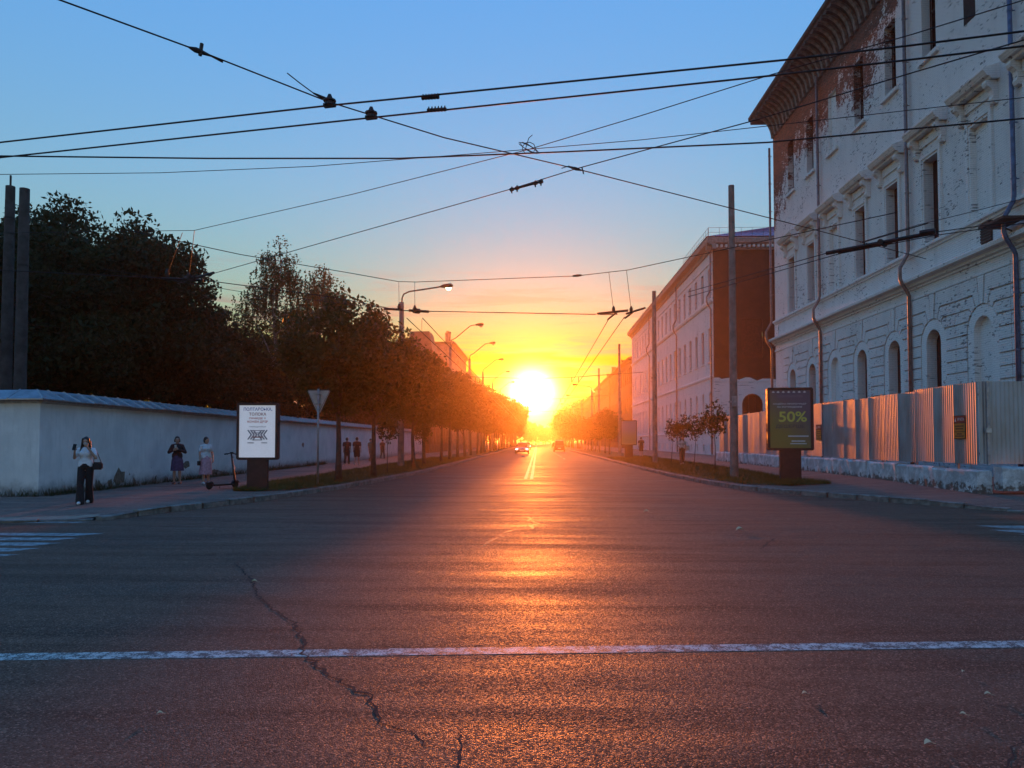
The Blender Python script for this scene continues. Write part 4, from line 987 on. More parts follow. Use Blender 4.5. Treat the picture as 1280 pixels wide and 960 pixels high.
while y < 250:
    tree('street_tree', (LI if y < 62 else LIF)[i % (3 if y < 62 else 2)], (-7.0 + RNG.normal(0, .12), y, .12), 'lime tree in the row along the left verge towards the sunset', RNG.uniform(0, 6), RNG.uniform(.95, 1.12) * (1 + max(0, y - 85) * .0052), 'limes along the left verge'); y += 6.6 + (y > 120) * 2; i += 1
y = 84.0
while y < 250:
    tree('street_tree', LIF[i % 2], (7.9 + RNG.normal(0, .15), y, .2), 'lime tree in the row before the brick houses', RNG.uniform(0, 6), RNG.uniform(.56, .72) * (1 + max(0, y - 120) * .009), 'limes along the right verge'); y += 7.5; i += 1
# saplings
SA = [make_tree(41, 3.15, 1.6, .50, 800, .15, .028, MSAP, limbs=8, clump=.26, low=1.5), make_tree(42, 2.9, 1.55, .46, 700, .14, .026, MSAP, limbs=8, clump=.24, low=1.4)]
for (px_, py_), v, sc, lab in (((894, 587), 0, 1.06, 'lollipop sapling nearest the tall concrete pole'), ((867.5, 582), 1, 1.08, 'sapling between the walking woman and the concrete pole'), ((852.5, 579.5), 0, .98, 'sapling behind the walking woman with long hair'), ((839, 578), 1, 1.05, 'leaning sapling next to the further concrete pole')):
    q = on_z(px_, py_, zr(8.9, 45)); o = tree('sapling', SA[v], (q.x, q.y, q.z - .01), lab, RNG.uniform(0, 6), sc, None, 'tree'); o.rotation_euler.x = RNG.normal(0, .03); o.rotation_euler.y = -.05
q = on_z(484, 592, .13); tree('sapling', SA[0], (q.x, q.y, .12), 'thin sapling between the lime trunks on the left verge', 1.0, .95)
q = on_z(528, 584, .13); tree('sapling', SA[1], (q.x, q.y, .12), 'thin sapling past the lit lamp post on the left verge', 2.0, 1.0)
# trees closing the street
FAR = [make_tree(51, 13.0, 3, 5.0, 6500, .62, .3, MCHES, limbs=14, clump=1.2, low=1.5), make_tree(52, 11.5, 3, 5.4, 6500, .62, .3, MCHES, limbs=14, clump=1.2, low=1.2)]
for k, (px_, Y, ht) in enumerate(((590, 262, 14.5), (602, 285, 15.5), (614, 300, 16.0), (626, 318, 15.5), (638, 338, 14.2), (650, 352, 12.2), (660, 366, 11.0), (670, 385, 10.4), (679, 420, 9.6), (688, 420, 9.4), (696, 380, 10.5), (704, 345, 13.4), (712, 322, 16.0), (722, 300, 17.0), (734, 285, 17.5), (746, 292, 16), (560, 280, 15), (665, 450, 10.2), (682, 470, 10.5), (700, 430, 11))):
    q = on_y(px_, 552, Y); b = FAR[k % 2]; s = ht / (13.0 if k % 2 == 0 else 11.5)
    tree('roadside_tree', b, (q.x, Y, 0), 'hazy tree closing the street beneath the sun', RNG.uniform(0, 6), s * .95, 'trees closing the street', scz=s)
# ------------------------------------------------------------------ poles, lamps, wires
MCONC = plain('pole_concrete', (.20, .175, .155), .85, var=.3, scale=3, bump=.4); MIRON = plain('dark_iron', (.03, .026, .024), .6, .5, .3); MWIRE = plain('wire', (.012, .011, .012), .6, .3, .2)
MSTEEL = plain('lamp_steel', (.10, .085, .075), .55, .5, .3)
def pole(name, loc, ztop, r0, r1, label, group=None, mat=None):
    root = tag(empty(name, loc), label, 'pole', group); m = MB(); h = ztop - loc[2]
    m.tube([(0, 0, -.05), (0, 0, h * .5), (0, 0, h)], [r0, (r0 + r1) / 2, r1], 14); o = m.build('shaft', mat or MCONC, root); smooth_by_angle(o.data)
    return root
def z_at(x, y, Y): return on_y(x, y, Y).z
MCONC_L = plain('backlit_pole_concrete', (.055, .048, .046), .9, var=.35, scale=3, bump=.4); q = on_y(9, 400, 23.4); p1 = pole('concrete_pole', (q.x, 23.4, 0), z_at(9, 233, 23.4), .20, .135, 'concrete pole with a thin pipe on top behind the wall corner', None, MCONC_L)  # left poles' concrete with their backlit shade put into the base colour
m = MB(); m.tube([(0, 0, 0), (0, 0, .35)], .03, 8); h_ = z_at(9, 233, 23.4); o = m.build('pipe_stub', MIRON, p1, loc=(0, 0, h_)); 
m = MB(); m.tube([(0, 0, 0), (0, 0, .06)], .155, 14)
for zz in (h_ - 1.05, h_ - 1.55): m2 = m.build('steel_band', MIRON, p1, loc=(0, 0, zz))
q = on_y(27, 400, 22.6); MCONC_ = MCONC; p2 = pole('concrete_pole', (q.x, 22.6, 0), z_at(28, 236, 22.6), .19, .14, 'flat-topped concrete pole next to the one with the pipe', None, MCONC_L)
for zz in (5.2, 6.9): m.build('steel_band', MIRON, p2, loc=(0, 0, zz))
zq = zr(7.4, 28.6); q = on_z(918, 598, zq); p3 = pole('concrete_pole', (q.x, q.y, zq - .02), z_at(914, 232, q.y), .165, .115, 'tall concrete pole on the verge by the discount advert stand')
m = MB(); m.tube([(0, 0, 0), (0, 0, .07)], .17, 14); m.box(-.08, -.28, -.15, .08, -.13, .25); o = m.build('junction_box', plain('pale_box', (.3, .28, .26), .6), p3, loc=(-.02, 0, 3.0))
zq = zr(7.7, 50); q = on_z(819, 579, zq); p4 = pole('concrete_pole', (q.x, q.y, zq - .02), z_at(818, 364, q.y), .17, .125, 'concrete pole beside the leaning sapling')
LAMP_EM = NT('lit_lamp'); LAMP_EM.p.inputs['Emission Color'].default_value = (1, .72, .38, 1); LAMP_EM.p.inputs['Emission Strength'].default_value = 1.6
def lamp_post(loc, h, label, lit, group=None, arm=2.45, side=1, lift=.95):
    root = tag(empty('street_lamp', loc), label, 'street lamp', group); m = MB(); m.tube([(0, 0, -.05), (0, 0, h * .5), (0, 0, h)], [.2, .17, .135], 12); o = m.build('shaft', MCONC, root); smooth_by_angle(o.data)
    a = MB(); pts = [(0, 0, h - .3), (.02 * side, 0, h + .25), (.12 * side, 0, h + .5), (.45 * side, 0, h + .65), (arm * .75 * side, 0, h + lift - .1), (arm * side, 0, h + lift)]; a.tube(pts, .045, 8); a.build('arm', MSTEEL, root, True)
    hd = MB(); e = Vector(pts[-1]); hd.tube([e - Vector((.15 * side, 0, .02)), e + Vector((.1 * side, 0, .02)), e + Vector((.5 * side, 0, .04)), e + Vector((.62 * side, 0, .03))], [.05, .12, .14, .06], 10); ho = hd.build('lamp_head', MIRON, root, True)
    b = MB(); b.tube([e + Vector((.2 * side, 0, -.06)), e + Vector((.3 * side, 0, -.16)), e + Vector((.42 * side, 0, -.16)), e + Vector((.52 * side, 0, -.06))], [.05, .09, .09, .05], 10); b.build('lamp_glass', LAMP_EM.mat if lit else plain('lamp_glass_off', (.35, .33, .3), .2), ho, True); return root
q = on_z(501, 583, .13); lamp_post((q.x, q.y, .12), z_at(502, 378, q.y) - .12, 'lit street lamp on the verge among the limes', True)
for k, (px_, py_, Y) in enumerate(((562, 428, 70), (585, 446, 90), (597, 463, 112), (606, 476, 136), (613, 487, 165))):
    q = on_y(px_, py_, Y); lamp_post((-8.0, Y, .12), max(8.5, q.z - .4), 'unlit street lamp in the row beyond the lit lamp', False, 'unlit lamps along the left verge', lift=1.9)
for k, Y in enumerate((122, 150, 185)): lamp_post((8.6, Y, .2), 9.5, 'unlit street lamp before the brick houses', False, 'unlit lamps along the right verge', side=-1)
for Y, X in ((78, 8.3), (104, 8.3)):
    pole('concrete_pole', (X, Y, .15), 11.5, .17, .12, 'concrete pole further along the right verge before the brick houses', 'far poles on the right verge')

def wire(label, pix, z, r, ext=(0, 0), name='overhead_wire', cat='wire', group=None, sub=6):
    P = [on_z(x, y, z) for x, y in pix]
    if ext[0]: P.insert(0, P[0] + (P[0] - P[1]).normalized() * ext[0])
    if ext[1]: P.append(P[-1] + (P[-1] - P[-2]).normalized() * ext[1])
    c = P[0].copy(); m = MB(); m.tube([p - c for p in P], r, 6); o = m.build(name, MWIRE, None, True, c); return tag(o, label, cat, group)
ZC = 5.8
A_ = wire('upper of the two thick contact wires crossing above the junction', [(0, 178), (410, 132), (980, 75), (1140, 56.6), (1280, 39)], ZC, .0115, (6, 6), 'contact_wire')
wire('lower of the two thick contact wires crossing above the junction', [(0, 197), (465, 147), (970, 94), (1140, 74.4), (1280, 57.5)], ZC, .0115, (6, 6), 'contact_wire')
wire('thick contact wire running level below the crossing pair', [(0, 195), (260, 198), (500, 198), (700, 190), (960, 178), (1280, 148)], ZC, .0115, (6, 6), 'contact_wire')
wire('thin loose cable just under the level contact wire', [(0, 218), (200, 216), (390, 208), (620, 190), (800, 175), (955, 158), (1180, 133)], 6.3, .006, (6, 6))
E_ = wire('span wire falling from upper left past the wire clamps', [(75, 0), (250, 64), (410, 127), (555, 172), (720, 211), (960, 272), (1075, 302)], 6.3, .0095, (4, 3), 'span_wire')
wire('span wire rising from the chestnuts to the cornice side', [(165, 289), (243, 288), (440, 243), (660, 187), (800, 145), (965, 93), (1140, 43), (1280, 0)], 6.6, .007, (4, 3), 'span_wire')
wire('span wire carrying the long insulator rod', [(365, 314), (640, 236), (720, 211), (945, 150), (1140, 91), (1280, 50)], 6.3, .0085, (6, 3), 'span_wire')
wire('sagging span wire above the lit street lamp', [(165, 289), (300, 318), (430, 340), (498, 352), (520, 352.5), (720, 345), (763, 340), (785, 337.5), (862, 321)], 7.2, .012, (0, 6), 'span_wire')
wire('contact wire between the two wire crossings over the street', [(500, 388), (530, 389), (640, 391), (745, 393)], 5.9, .015, (0, 0), 'contact_wire')
wire('contact wire from the chestnut side to the lit lamp crossing', [(150, 345), (253, 350), (420, 372), (500, 388)], 5.9, .012, (4, 0), 'contact_wire')
wire('thin wire under the contact wire beside the birches', [(225, 352), (310, 366), (480, 385)], 5.95, .008, (2, 0))
wire('upper wire through the switch bar before the derelict facade', [(860, 365), (1035, 316), (1170, 290), (1280, 275)], 5.9, .010, (0, 4), 'contact_wire')
wire('lower wire through the switch bar before the derelict facade', [(860, 371), (1050, 317), (1170, 294), (1280, 279)], 5.9, .010, (0, 4), 'contact_wire')
wire('thin span wire above the switch bar before the derelict facade', [(1075, 303), (1148, 281), (1210, 266), (1280, 248)], 6.3, .007, (0, 4), 'span_wire')
for X, lab in ((2.5, 'inner contact wire over the right-hand lane'), (3.0, 'outer contact wire over the right-hand lane'), (-4.0, 'inner contact wire over the left-hand lane'), (-4.55, 'outer contact wire over the left-hand lane')):
    m = MB(); m.tube([(0, 0, 0), (0, 60, .05), (0, 290, .05)], [.014, .02, .035], 6); tag(m.build('contact_wire', MWIRE, None, True, (X, 26.5, 5.9)), lab, 'wire')
for Y, in ((56,), (84,), (118,)):
    m = MB(); m.tube([(-8, 0, .7), (-4.2, 0, .35), (0, 0, .25), (2.7, 0, .35), (7.7, 0, .7)], .02, 5)
    for x in (-4.0, -4.55, 2.5, 3.0): m.tube([(x, 0, .34), (x, 0, -.02)], .03, 5)
    tag(m.build('span_wire', MWIRE, None, False, (0, Y, 5.95)), 'span wire with hangers across the far street', 'wire', 'span wires across the far street')

# fittings on the wires: each clamp, insulator and crossing a thing of its own
def fit(name, label, build, cat='wire fitting', group=None, loc=None):
    m = MB(); build(m); c = Vector(loc); m.v = [tuple(Vector(v) - c) for v in m.v]; return tag(m.build(name, MIRON, None, False, c), label, cat, group)
def along(a, b, z): A, B = on_z(*a, z), on_z(*b, z); return A, B, (B - A).normalized()
for (a, b, lab) in (((405, 132.5), (419, 131), 'bell-shaped clamp on the upper contact wire'), ((458, 147.6), (470, 146.3), 'bell-shaped clamp on the lower contact wire')):
    A, B, d = along(a, b, ZC); c = (A + B) / 2
    def bld(m, A=A, B=B, d=d, c=c): m.box(-.075, -.03, -.02, .075, .03, .025, Matrix.Translation(c) @ d.to_track_quat('X', 'Z').to_matrix().to_4x4()); m.tube([c, c + Vector((0, 0, .05)), c + Vector((0, 0, .14))], [.07, .055, .02], 10); m.tube([c + Vector((0, 0, .05)), c + Vector((0, 0, .07))], .08, 10)
    fit('wire_clamp', lab, bld, loc=c)
for (a, b, lab) in (((527, 122.5), (549, 121), 'ribbed splice on the upper contact wire'), ((534, 138), (558, 136.5), 'ribbed splice on the lower contact wire')):
    A, B, d = along(a, b, ZC)
    def bld(m, A=A, B=B, d=d):
        m.tube([A, B], .022, 8)
        for k in range(6): p = A.lerp(B, (k + .5) / 6); m.tube([p - d * .012, p + d * .012], .028, 8); m.tube([p, p + Vector((0, 0, .045))], .009, 5)
    fit('wire_splice', lab, bld, loc=(A + B) / 2)
A, B, d = along((236, 59), (264, 70), 6.3)
def bld(m): m.tube([A, A.lerp(B, .3), A.lerp(B, .55), B], [.012, .035, .03, .012], 8); p = A.lerp(B, .5); m.tube([p + Vector((0, 0, -.05)), p + Vector((.02, 0, .10))], .022, 6); m.tube([B + Vector((0, 0, -.0)), B + d * .15 + Vector((0, 0, -.02))], .012, 5)
fit('tensioner', 'wire tensioner with upright bolt on the falling span wire', bld, loc=A)
A2, B2_, d = along((392, 116.5), (416, 128), 6.3)
def bld(m): m.tube([A2, B2_], [.012, .035], 8); m.tube([A2, A2 - d * .12 + Vector((-.1, 0, .10)), A2 - d * .2 + Vector((-.2, 0, .2))], .008, 5); m.tube([B2_ + Vector((0, 0, .05)), B2_ + Vector((0, 0, -.06))], .02, 6)
fit('tensioner', 'turnbuckle where the falling span wire meets the upper clamp', bld, loc=A2)
A3, B3, d = along((639, 237), (677, 227), 6.3)
def bld(m):
    m.tube([A3, B3], .022, 8)
    for f in (.02, .2, .8, .98): p = A3.lerp(B3, f); m.tube([p + Vector((0, 0, -.07)), p + Vector((0, 0, .05))], .014, 5); m.tube([p - d * .03, p + d * .03], .036, 8)
fit('insulator_rod', 'long dark insulator rod on the rising span wire', bld, loc=A3)
K = on_z(661, 185, 6.5)
def bld(m):
    for k in range(3): m.tube([K + Vector((.11 * math.cos(a + k) * (1 + .3 * k), .05 * k, .10 * math.sin(a) + .02 * k)) for a in [j * .7 for j in range(10)]], .007, 5)
    m.tube([K + Vector((-.05, 0, 0)), K + Vector((0, 0, .17)), K + Vector((.06, 0, .22))], .007, 5)
fit('wire_knot', 'tangled loop of wire where two span wires meet', bld, loc=K)
K2 = on_z(720, 211, 6.3)
def bld(m): m.tube([K2 - Vector((.12, .02, -.03)), K2, K2 + Vector((.10, 0, -.03))], [.015, .03, .012], 7); m.tube([K2 - Vector((.25, 0, -.01)), K2 - Vector((.12, 0, -.05)), K2], .008, 5); m.tube([K2 + Vector((.1, 0, .03)), K2 + Vector((.13, 0, -.09))], .012, 5)
fit('wire_knot', 'small clamp where the falling and rising span wires cross', bld, loc=K2)
def crossing(name, label, bars, drops, z):
    pts = []
    def bld(m):
        for (a, b, r) in bars: A, B = on_z(*a, z), on_z(*b, z); m.tube([A, B], r, 7); pts.append(A)
        for (a, za, b) in drops: m.tube([on_z(*a, za), on_z(*b, z)], .008, 5); q = on_z(*b, z); m.tube([q + Vector((0, 0, -.05)), q + Vector((0, 0, .05)), q + Vector((0, 0, .14))], [.05, .06, .025], 8)
    A = on_z(*bars[0][0], z); return fit(name, label, bld, loc=A)
crossing('wire_crossing', 'wire crossing hanging by the chestnut trees', [((203, 348), (254, 350.5), .04), ((238, 349), (267, 341), .035), ((232, 348), (243, 347), .07)], [((228, 291), 6.6, (209, 343)), ((243, 288), 6.6, (236, 347))], 5.9)
crossing('wire_crossing', 'wire crossing hanging beside the lit street lamp', [((480, 386), (503, 387), .04), ((511, 388), (536, 389.5), .045), ((517, 388), (524, 389), .09)], [((498.5, 352), 7.2, (499, 385)), ((518.5, 352.5), 7.2, (518.5, 387))], 5.9)
crossing('wire_crossing', 'wire crossing hanging before the long white building', [((747, 392), (785, 388), .04), ((770, 391), (760, 399), .035), ((783, 392), (806, 385), .035), ((790, 391), (781.5, 397.5), .035), ((750, 393), (772, 392.5), .02)], [((761, 340), 7.2, (767, 388)), ((783, 337.5), 7.2, (789, 388))], 5.9)
crossing('wire_switch', 'long black wire switch bar before the derelict facade', [((1033, 316.5), (1168, 290.5), .045), ((1048, 316), (1115, 303), .03), ((1078, 303), (1160, 279), .012), ((1100, 302), (1106, 306), .06), ((1150, 292), (1169, 289), .07)], [], 5.9)
A4, B4, d = along((716, 345), (727, 344), 7.2)
fit('insulator', 'small dark insulator on the sagging span wire', lambda m: m.tube([A4, A4.lerp(B4, .5), B4], [.03, .045, .03], 8), loc=A4)

# ------------------------------------------------------------------ advert stands and signs
def text_mesh(txt, width, mat, depth=.002, bold=False, height=None):
    cu = bpy.data.curves.new('lettering', 'FONT'); cu.body = txt; cu.align_x = 'CENTER'; cu.align_y = 'CENTER'; cu.size = 1.0; cu.extrude = 0.0
    if bold: cu.offset = .018
    o = bpy.data.objects.new('tmp', cu); COL.objects.link(o); dg = bpy.context.evaluated_depsgraph_get(); me = bpy.data.meshes.new_from_object(o.evaluated_get(dg)); bpy.data.objects.remove(o); bpy.data.curves.remove(cu)
    n = len(me.vertices); co = np.zeros(n * 3); me.vertices.foreach_get('co', co); co = co.reshape(-1, 3)
    w = co[:, 0].max() - co[:, 0].min(); h = co[:, 1].max() - co[:, 1].min(); s = width / w; sy = height / h if height else s
    cx, cyy = (co[:, 0].max() + co[:, 0].min()) / 2, (co[:, 1].max() + co[:, 1].min()) / 2
    V = np.stack([(co[:, 0] - cx) * s, np.zeros(n), (co[:, 1] - cyy) * sy], 1); me.vertices.foreach_set('co', V.ravel()); me.update(); me.materials.clear(); me.materials.append(mat); me.name = 'lettering'; return me
MCLP = plain('advert_frame_paint', (.045, .018, .018), .5, .2, .25, 4, .1)
def ink(name, c): return plain('ink_' + name, c, .6, 0, .06, 6, 0)
def stand(loc, bw, bh, lh, lw, label, rz=0, dep=.24, frame=.075):
    """city-light stand: leg, rounded frame box, poster panel (faces -Y)"""
    root = tag(empty('advert_stand', loc, rz), label, 'advert stand'); m = MB(); m.box(-lw / 2, -.09, -.03, lw / 2, .09, lh + .05); m.build('leg', MCLP, root)
    r = .07; P_ = []
    for cx, cz, a0 in ((bw / 2 - r, lh + r, -90), (bw / 2 - r, lh + bh - r, 0), (-bw / 2 + r, lh + bh - r, 90), (-bw / 2 + r, lh + r, 180)):
        for k in range(5): a = R(a0 + k * 22.5); P_.append((cx + r * math.cos(a), cz + r * math.sin(a)))
    iw, ih = bw / 2 - frame, frame; inner = [(iw, lh + ih), (iw, lh + bh - ih), (-iw, lh + bh - ih), (-iw, lh + ih)]
    m = MB(); n = len(P_)
    for sgn in (-1, 1):
        yo = sgn * dep / 2
        for i in range(n):
            a, b = P_[i], P_[(i + 1) % n]; qa, qb = inner[min(3, i // 5)], inner[((i + 1) % n) // 5]
            f = [(a[0], yo, a[1]), (b[0], yo, b[1]), (qb[0], yo, qb[1])] + ([(qa[0], yo, qa[1])] if qa != qb else [])
            m.face(f)
        for i in range(4): a, b = inner[i], inner[(i + 1) % 4]; m.face([(a[0], yo, a[1]), (b[0], yo, b[1]), (b[0], yo - sgn * .03, b[1]), (a[0], yo - sgn * .03, a[1])])
    for i in range(n): a, b = P_[i], P_[(i + 1) % n]; m.face([(a[0], -dep / 2, a[1]), (b[0], -dep / 2, b[1]), (b[0], dep / 2, b[1]), (a[0], dep / 2, a[1])])
    m.build('frame', MCLP, root); return root, iw, lh + ih, lh + bh - ih, dep
def poster(root, iw, z0, z1, dep, mat, back):
    m = MB(); m.box(-iw, -dep / 2 + .026, z0, iw, -dep / 2 + .034, z1); p = m.build('poster', mat, root)
    m = MB(); m.box(-iw, dep / 2 - .034, z0, iw, dep / 2 - .026, z1); m.build('back_poster', back, root); return p
MPAPER = plain('poster_paper', (.74, .75, .80), .45, 0, .05, 3, 0)
_p = [n for n in MPAPER.node_tree.nodes if n.type == 'BSDF_PRINCIPLED'][0]; _p.inputs['Emission Color'].default_value = (.80, .80, .88, 1); _p.inputs['Emission Strength'].default_value = .075     # backlit light box
q = on_z(322, 613, .13); st, iw, z0, z1, dp_ = stand((q.x, q.y, .12), 1.24, 1.72, .93, .6, 'white poster stand with blue and red Ukrainian lettering beside the scooter', R(2))
po = poster(st, iw, z0, z1, dp_, MPAPER, MPAPER)
def put(me, name, x, z, yo, par): return obj(name, me, par, (x, yo, z))
yo = -dp_ / 2 + .022; S_ = 1 / 298.0; zc = lambda y: z1 - (y - 103) * S_ * 1.035; xc = lambda x: (x - 252) * S_ * 1.0
for txt, x, y, w, h, c in (('ПОЛТАВСЬКА,', 256, 139, 256, 34, ('blue', (.04, .10, .36))), ('ТОЛОКА', 254, 180, 154, 28, ('maroon', (.22, .02, .03))), ('ПРИЙДЕ У', 254, 216, 150, 24, ('red', (.5, .015, .015))), ('КОЖЕН ДВІР', 254, 247, 182, 24, ('red', (.5, .015, .015))), ('ПРИЄДНУЙСЯ', 254, 289, 148, 18, ('grey', (.30, .31, .36)))):
    put(text_mesh(txt, w * S_, ink(*c), bold=True, height=h * S_), 'lettering', xc(x), zc(y), yo, po)
dk = ink('navy', (.06, .09, .16))
def strip(par, pts, mat, name='print', yo=yo):
    m = MB(); m.face([(a, 0, b) for a, b in pts]); return obj(name, m.mesh(name, [mat], fix=False), par, (0, yo, 0))
for s_ in (-1, 1):                               # chevron ornament
    for k in range(3):
        x0 = 254 + s_ * (92 - k * 24); x1 = 254 + s_ * (62 - k * 24)
        for sg in (-1, 1): strip(po, [(xc(x0), zc(359 + sg * 40)), (xc(x0 - s_ * 12), zc(359 + sg * 42)), (xc(x1 - s_ * 14), zc(359)), (xc(x1), zc(359))], dk)
strip(po, [(xc(205), zc(340)), (xc(303), zc(340)), (xc(303), zc(346)), (xc(205), zc(346))], dk); strip(po, [(xc(205), zc(374)), (xc(303), zc(374)), (xc(303), zc(384)), (xc(205), zc(384))], ink('maroon', (.22, .02, .03)))
for x0, x1, y in ((200, 305, 323), (205, 298, 404), (165, 222, 429), (290, 342, 429)): strip(po, [(xc(x0), zc(y + 4)), (xc(x1), zc(y + 4)), (xc(x1), zc(y - 4)), (xc(x0), zc(y - 4))], ink('grey', (.30, .31, .36)))

zq = zr(8.75, 27); q = on_z(988, 601, zq); k_ = q.y / 960
st, iw, z0, z1, dp_ = stand((q.x, q.y, zq - .01), 55 * k_, 77.6 * k_, 37 * k_ + .02, 25 * k_, 'advert stand with large yellow 50% on a purple and olive poster', R(-4), .26, .09)
kk = NT('discount_poster'); g_ = kk.coord('Generated'); X_, Y_, Z_ = kk.xyz(g_); f = kk.m('ADD', kk.m('MULTIPLY', X_, .45), kk.m('MULTIPLY', Z_, .75)); nn = kk.noise(g_, 3, 3)
kk.col(kk.mix(kk.ramp(kk.m('ADD', f, kk.m('MULTIPLY', kk.m('SUBTRACT', nn, .5), .3)), .25, .95), (.24, .19, .05), (.12, .085, .13))); kk.rough(.35)
po = poster(st, iw, z0, z1, dp_, kk.mat, kk.mat); yo2 = -dp_ / 2 + .022; S2 = k_ / 6.4; zc2 = lambda y: z1 - (y - 128) * S2 * .97; xc2 = lambda x: (x - 303) * S2
wh = ink('white', (.62, .60, .60)); ye = ink('yellow', (.62, .54, .10)); gy = ink('dim_grey', (.085, .07, .085))
for txt, x, y, w, h, c in (('АКЦІЙНА ПРОПОЗИЦІЯ', 298, 240, 255, 17, wh), ('НА РОЗМІЩЕННЯ', 298, 267, 190, 16, wh), ('50%', 322, 345, 214, 82, ye), ('ДЕШЕВШЕ', 300, 426, 220, 32, gy)): put(text_mesh(txt, w * S2, c, bold=True, height=h * S2), 'lettering', xc2(x), zc2(y), yo2, po)
for x0, x1, y, hh in ((205, 400, 178, 10), (285, 440, 503, 5), (310, 415, 543, 5), (300, 425, 564, 4)): strip(po, [(xc2(x0), zc2(y + hh)), (xc2(x1), zc2(y + hh)), (xc2(x1), zc2(y - hh)), (xc2(x0), zc2(y - hh))], wh if y > 300 else ink('dim_purple', (.16, .12, .16)), yo=yo2)
for x in (175, 212, 252, 293, 333, 374, 414): strip(po, [(xc2(x - 13), zc2(146)), (xc2(x), zc2(134)), (xc2(x + 13), zc2(146)), (xc2(x), zc2(152))], wh, yo=yo2)
zq = zr(7.9, 64); q = on_z(786, 572.5, zq); k_ = q.y / 960
st, iw, z0, z1, dp_ = stand((q.x, q.y, zq - .01), 20 * k_, 31 * k_, 16 * k_, 10 * k_, 'far advert stand on the verge beyond the second concrete pole', 0, .24, .07)
kk = NT('far_poster'); Z_ = kk.xyz(kk.coord('Generated'))[2]; kk.col(kk.mix(kk.ramp(Z_, .2, .8), (.42, .30, .12), (.34, .27, .30))); kk.rough(.4)
poster(st, iw, z0, z1, dp_, kk.mat, kk.mat)

# give way sign seen from behind
q = on_y(397, 600, 25.9); zt = z_at(397, 487.5, q.y); k_ = q.y / 960; gw = tag(empty('give_way_sign', (q.x, q.y, .12)), 'grey back of a triangular give way sign on a thin post', 'sign')
MZ = plain('sign_back_zinc', (.34, .33, .33), .5, .5, .15, 4, .05); MRIM = plain('sign_rim', (.22, .205, .20), .5, .3)
w = 14.2 * k_; h = 28.5 * k_; m = MB(); tri = [(-w + .05, zt - .12), (w - .05, zt - .12), (w, zt - .17), (.05, zt - .12 - h), (-.05, zt - .12 - h), (-w, zt - .17)]
m.prism(tri, (0, .05, 0), (1, 0, 0), (0, 0, 1), (0, 1, 0), .012); pl = m.build('sign_plate', MZ, gw); m = MB()
for a, b in (((-w + .02, zt - .135), (w - .02, zt - .135)), ((w - .015, zt - .16), (.01, zt - .1 - h)), ((-w + .015, zt - .16), (-.01, zt - .1 - h))): m.tube([(a[0], .047, a[1]), (b[0], .047, b[1])], .014, 6)
m.build('rim', MRIM, pl); m = MB()
for zz in (zt - .3, zt - .62): m.box(-.09, -.04, zz, .09, .05, zz + .04)
m.build('bracket', MRIM, gw); m = MB(); m.tube([(0, 0, -.03), (0, 0, zt - .08)], .036, 10); m.build('post', plain('sign_post', (.30, .28, .27), .5, .4), gw, True)

# warning boards on the fence
MR = ink('board_red', (.20, .015, .012)); MO = ink('board_orange', (.42, .17, .015)); MBK = ink('board_black', (.03, .02, .015))
def warning(px_, py_, label):
    P = on_x(px_, py_, FX - .05); root = tag(empty('warning_board', (FX - .055, P.y, P.z)), label, 'sign'); w, h = .60, .66; m = MB(); m.box(0, -w / 2, -h / 2, .012, w / 2, h / 2); b = m.build('board', MBK, root)
    def pan(z0, z1, mat, nm, in_=.02): m = MB(); m.face([(-.003, -w / 2 + in_, z0), (-.003, -w / 2 + in_, z1), (-.003, w / 2 - in_, z1), (-.003, w / 2 - in_, z0)]); return m.build(nm, mat, b, fix=False)
    pan(h / 2 - .21, h / 2 - .015, MR, 'red_panel'); pan(-h / 2 + .02, -.04 - .1, MO, 'orange_panel'); pan(-.12, h / 2 - .225, MO, 'orange_panel')
    me = text_mesh('УВАГА', .34, wh, bold=True, height=.085); o = obj('lettering', me, b, (-.006, -.07, h / 2 - .11), -math.pi / 2)
    m = MB(); m.face([(-.006, .24, h / 2 - .17), (-.006, .20, h / 2 - .06), (-.006, .15, h / 2 - .17)]); m.build('warning_triangle', wh, b, fix=False)
    for z_, ww in ((.03, .44), (-.045, .40), (-.19, .26), (-.25, .44)): m = MB(); m.face([(-.006, -ww / 2, z_ - .016), (-.006, -ww / 2, z_ + .016), (-.006, ww / 2, z_ + .016), (-.006, ww / 2, z_ - .016)]); m.build('print', MBK, b, fix=False)
warning(1199.5, 534, 'red and orange warning board near the corner of the metal fence'); warning(1023.5, 540.5, 'red and orange warning board beside the discount advert stand')

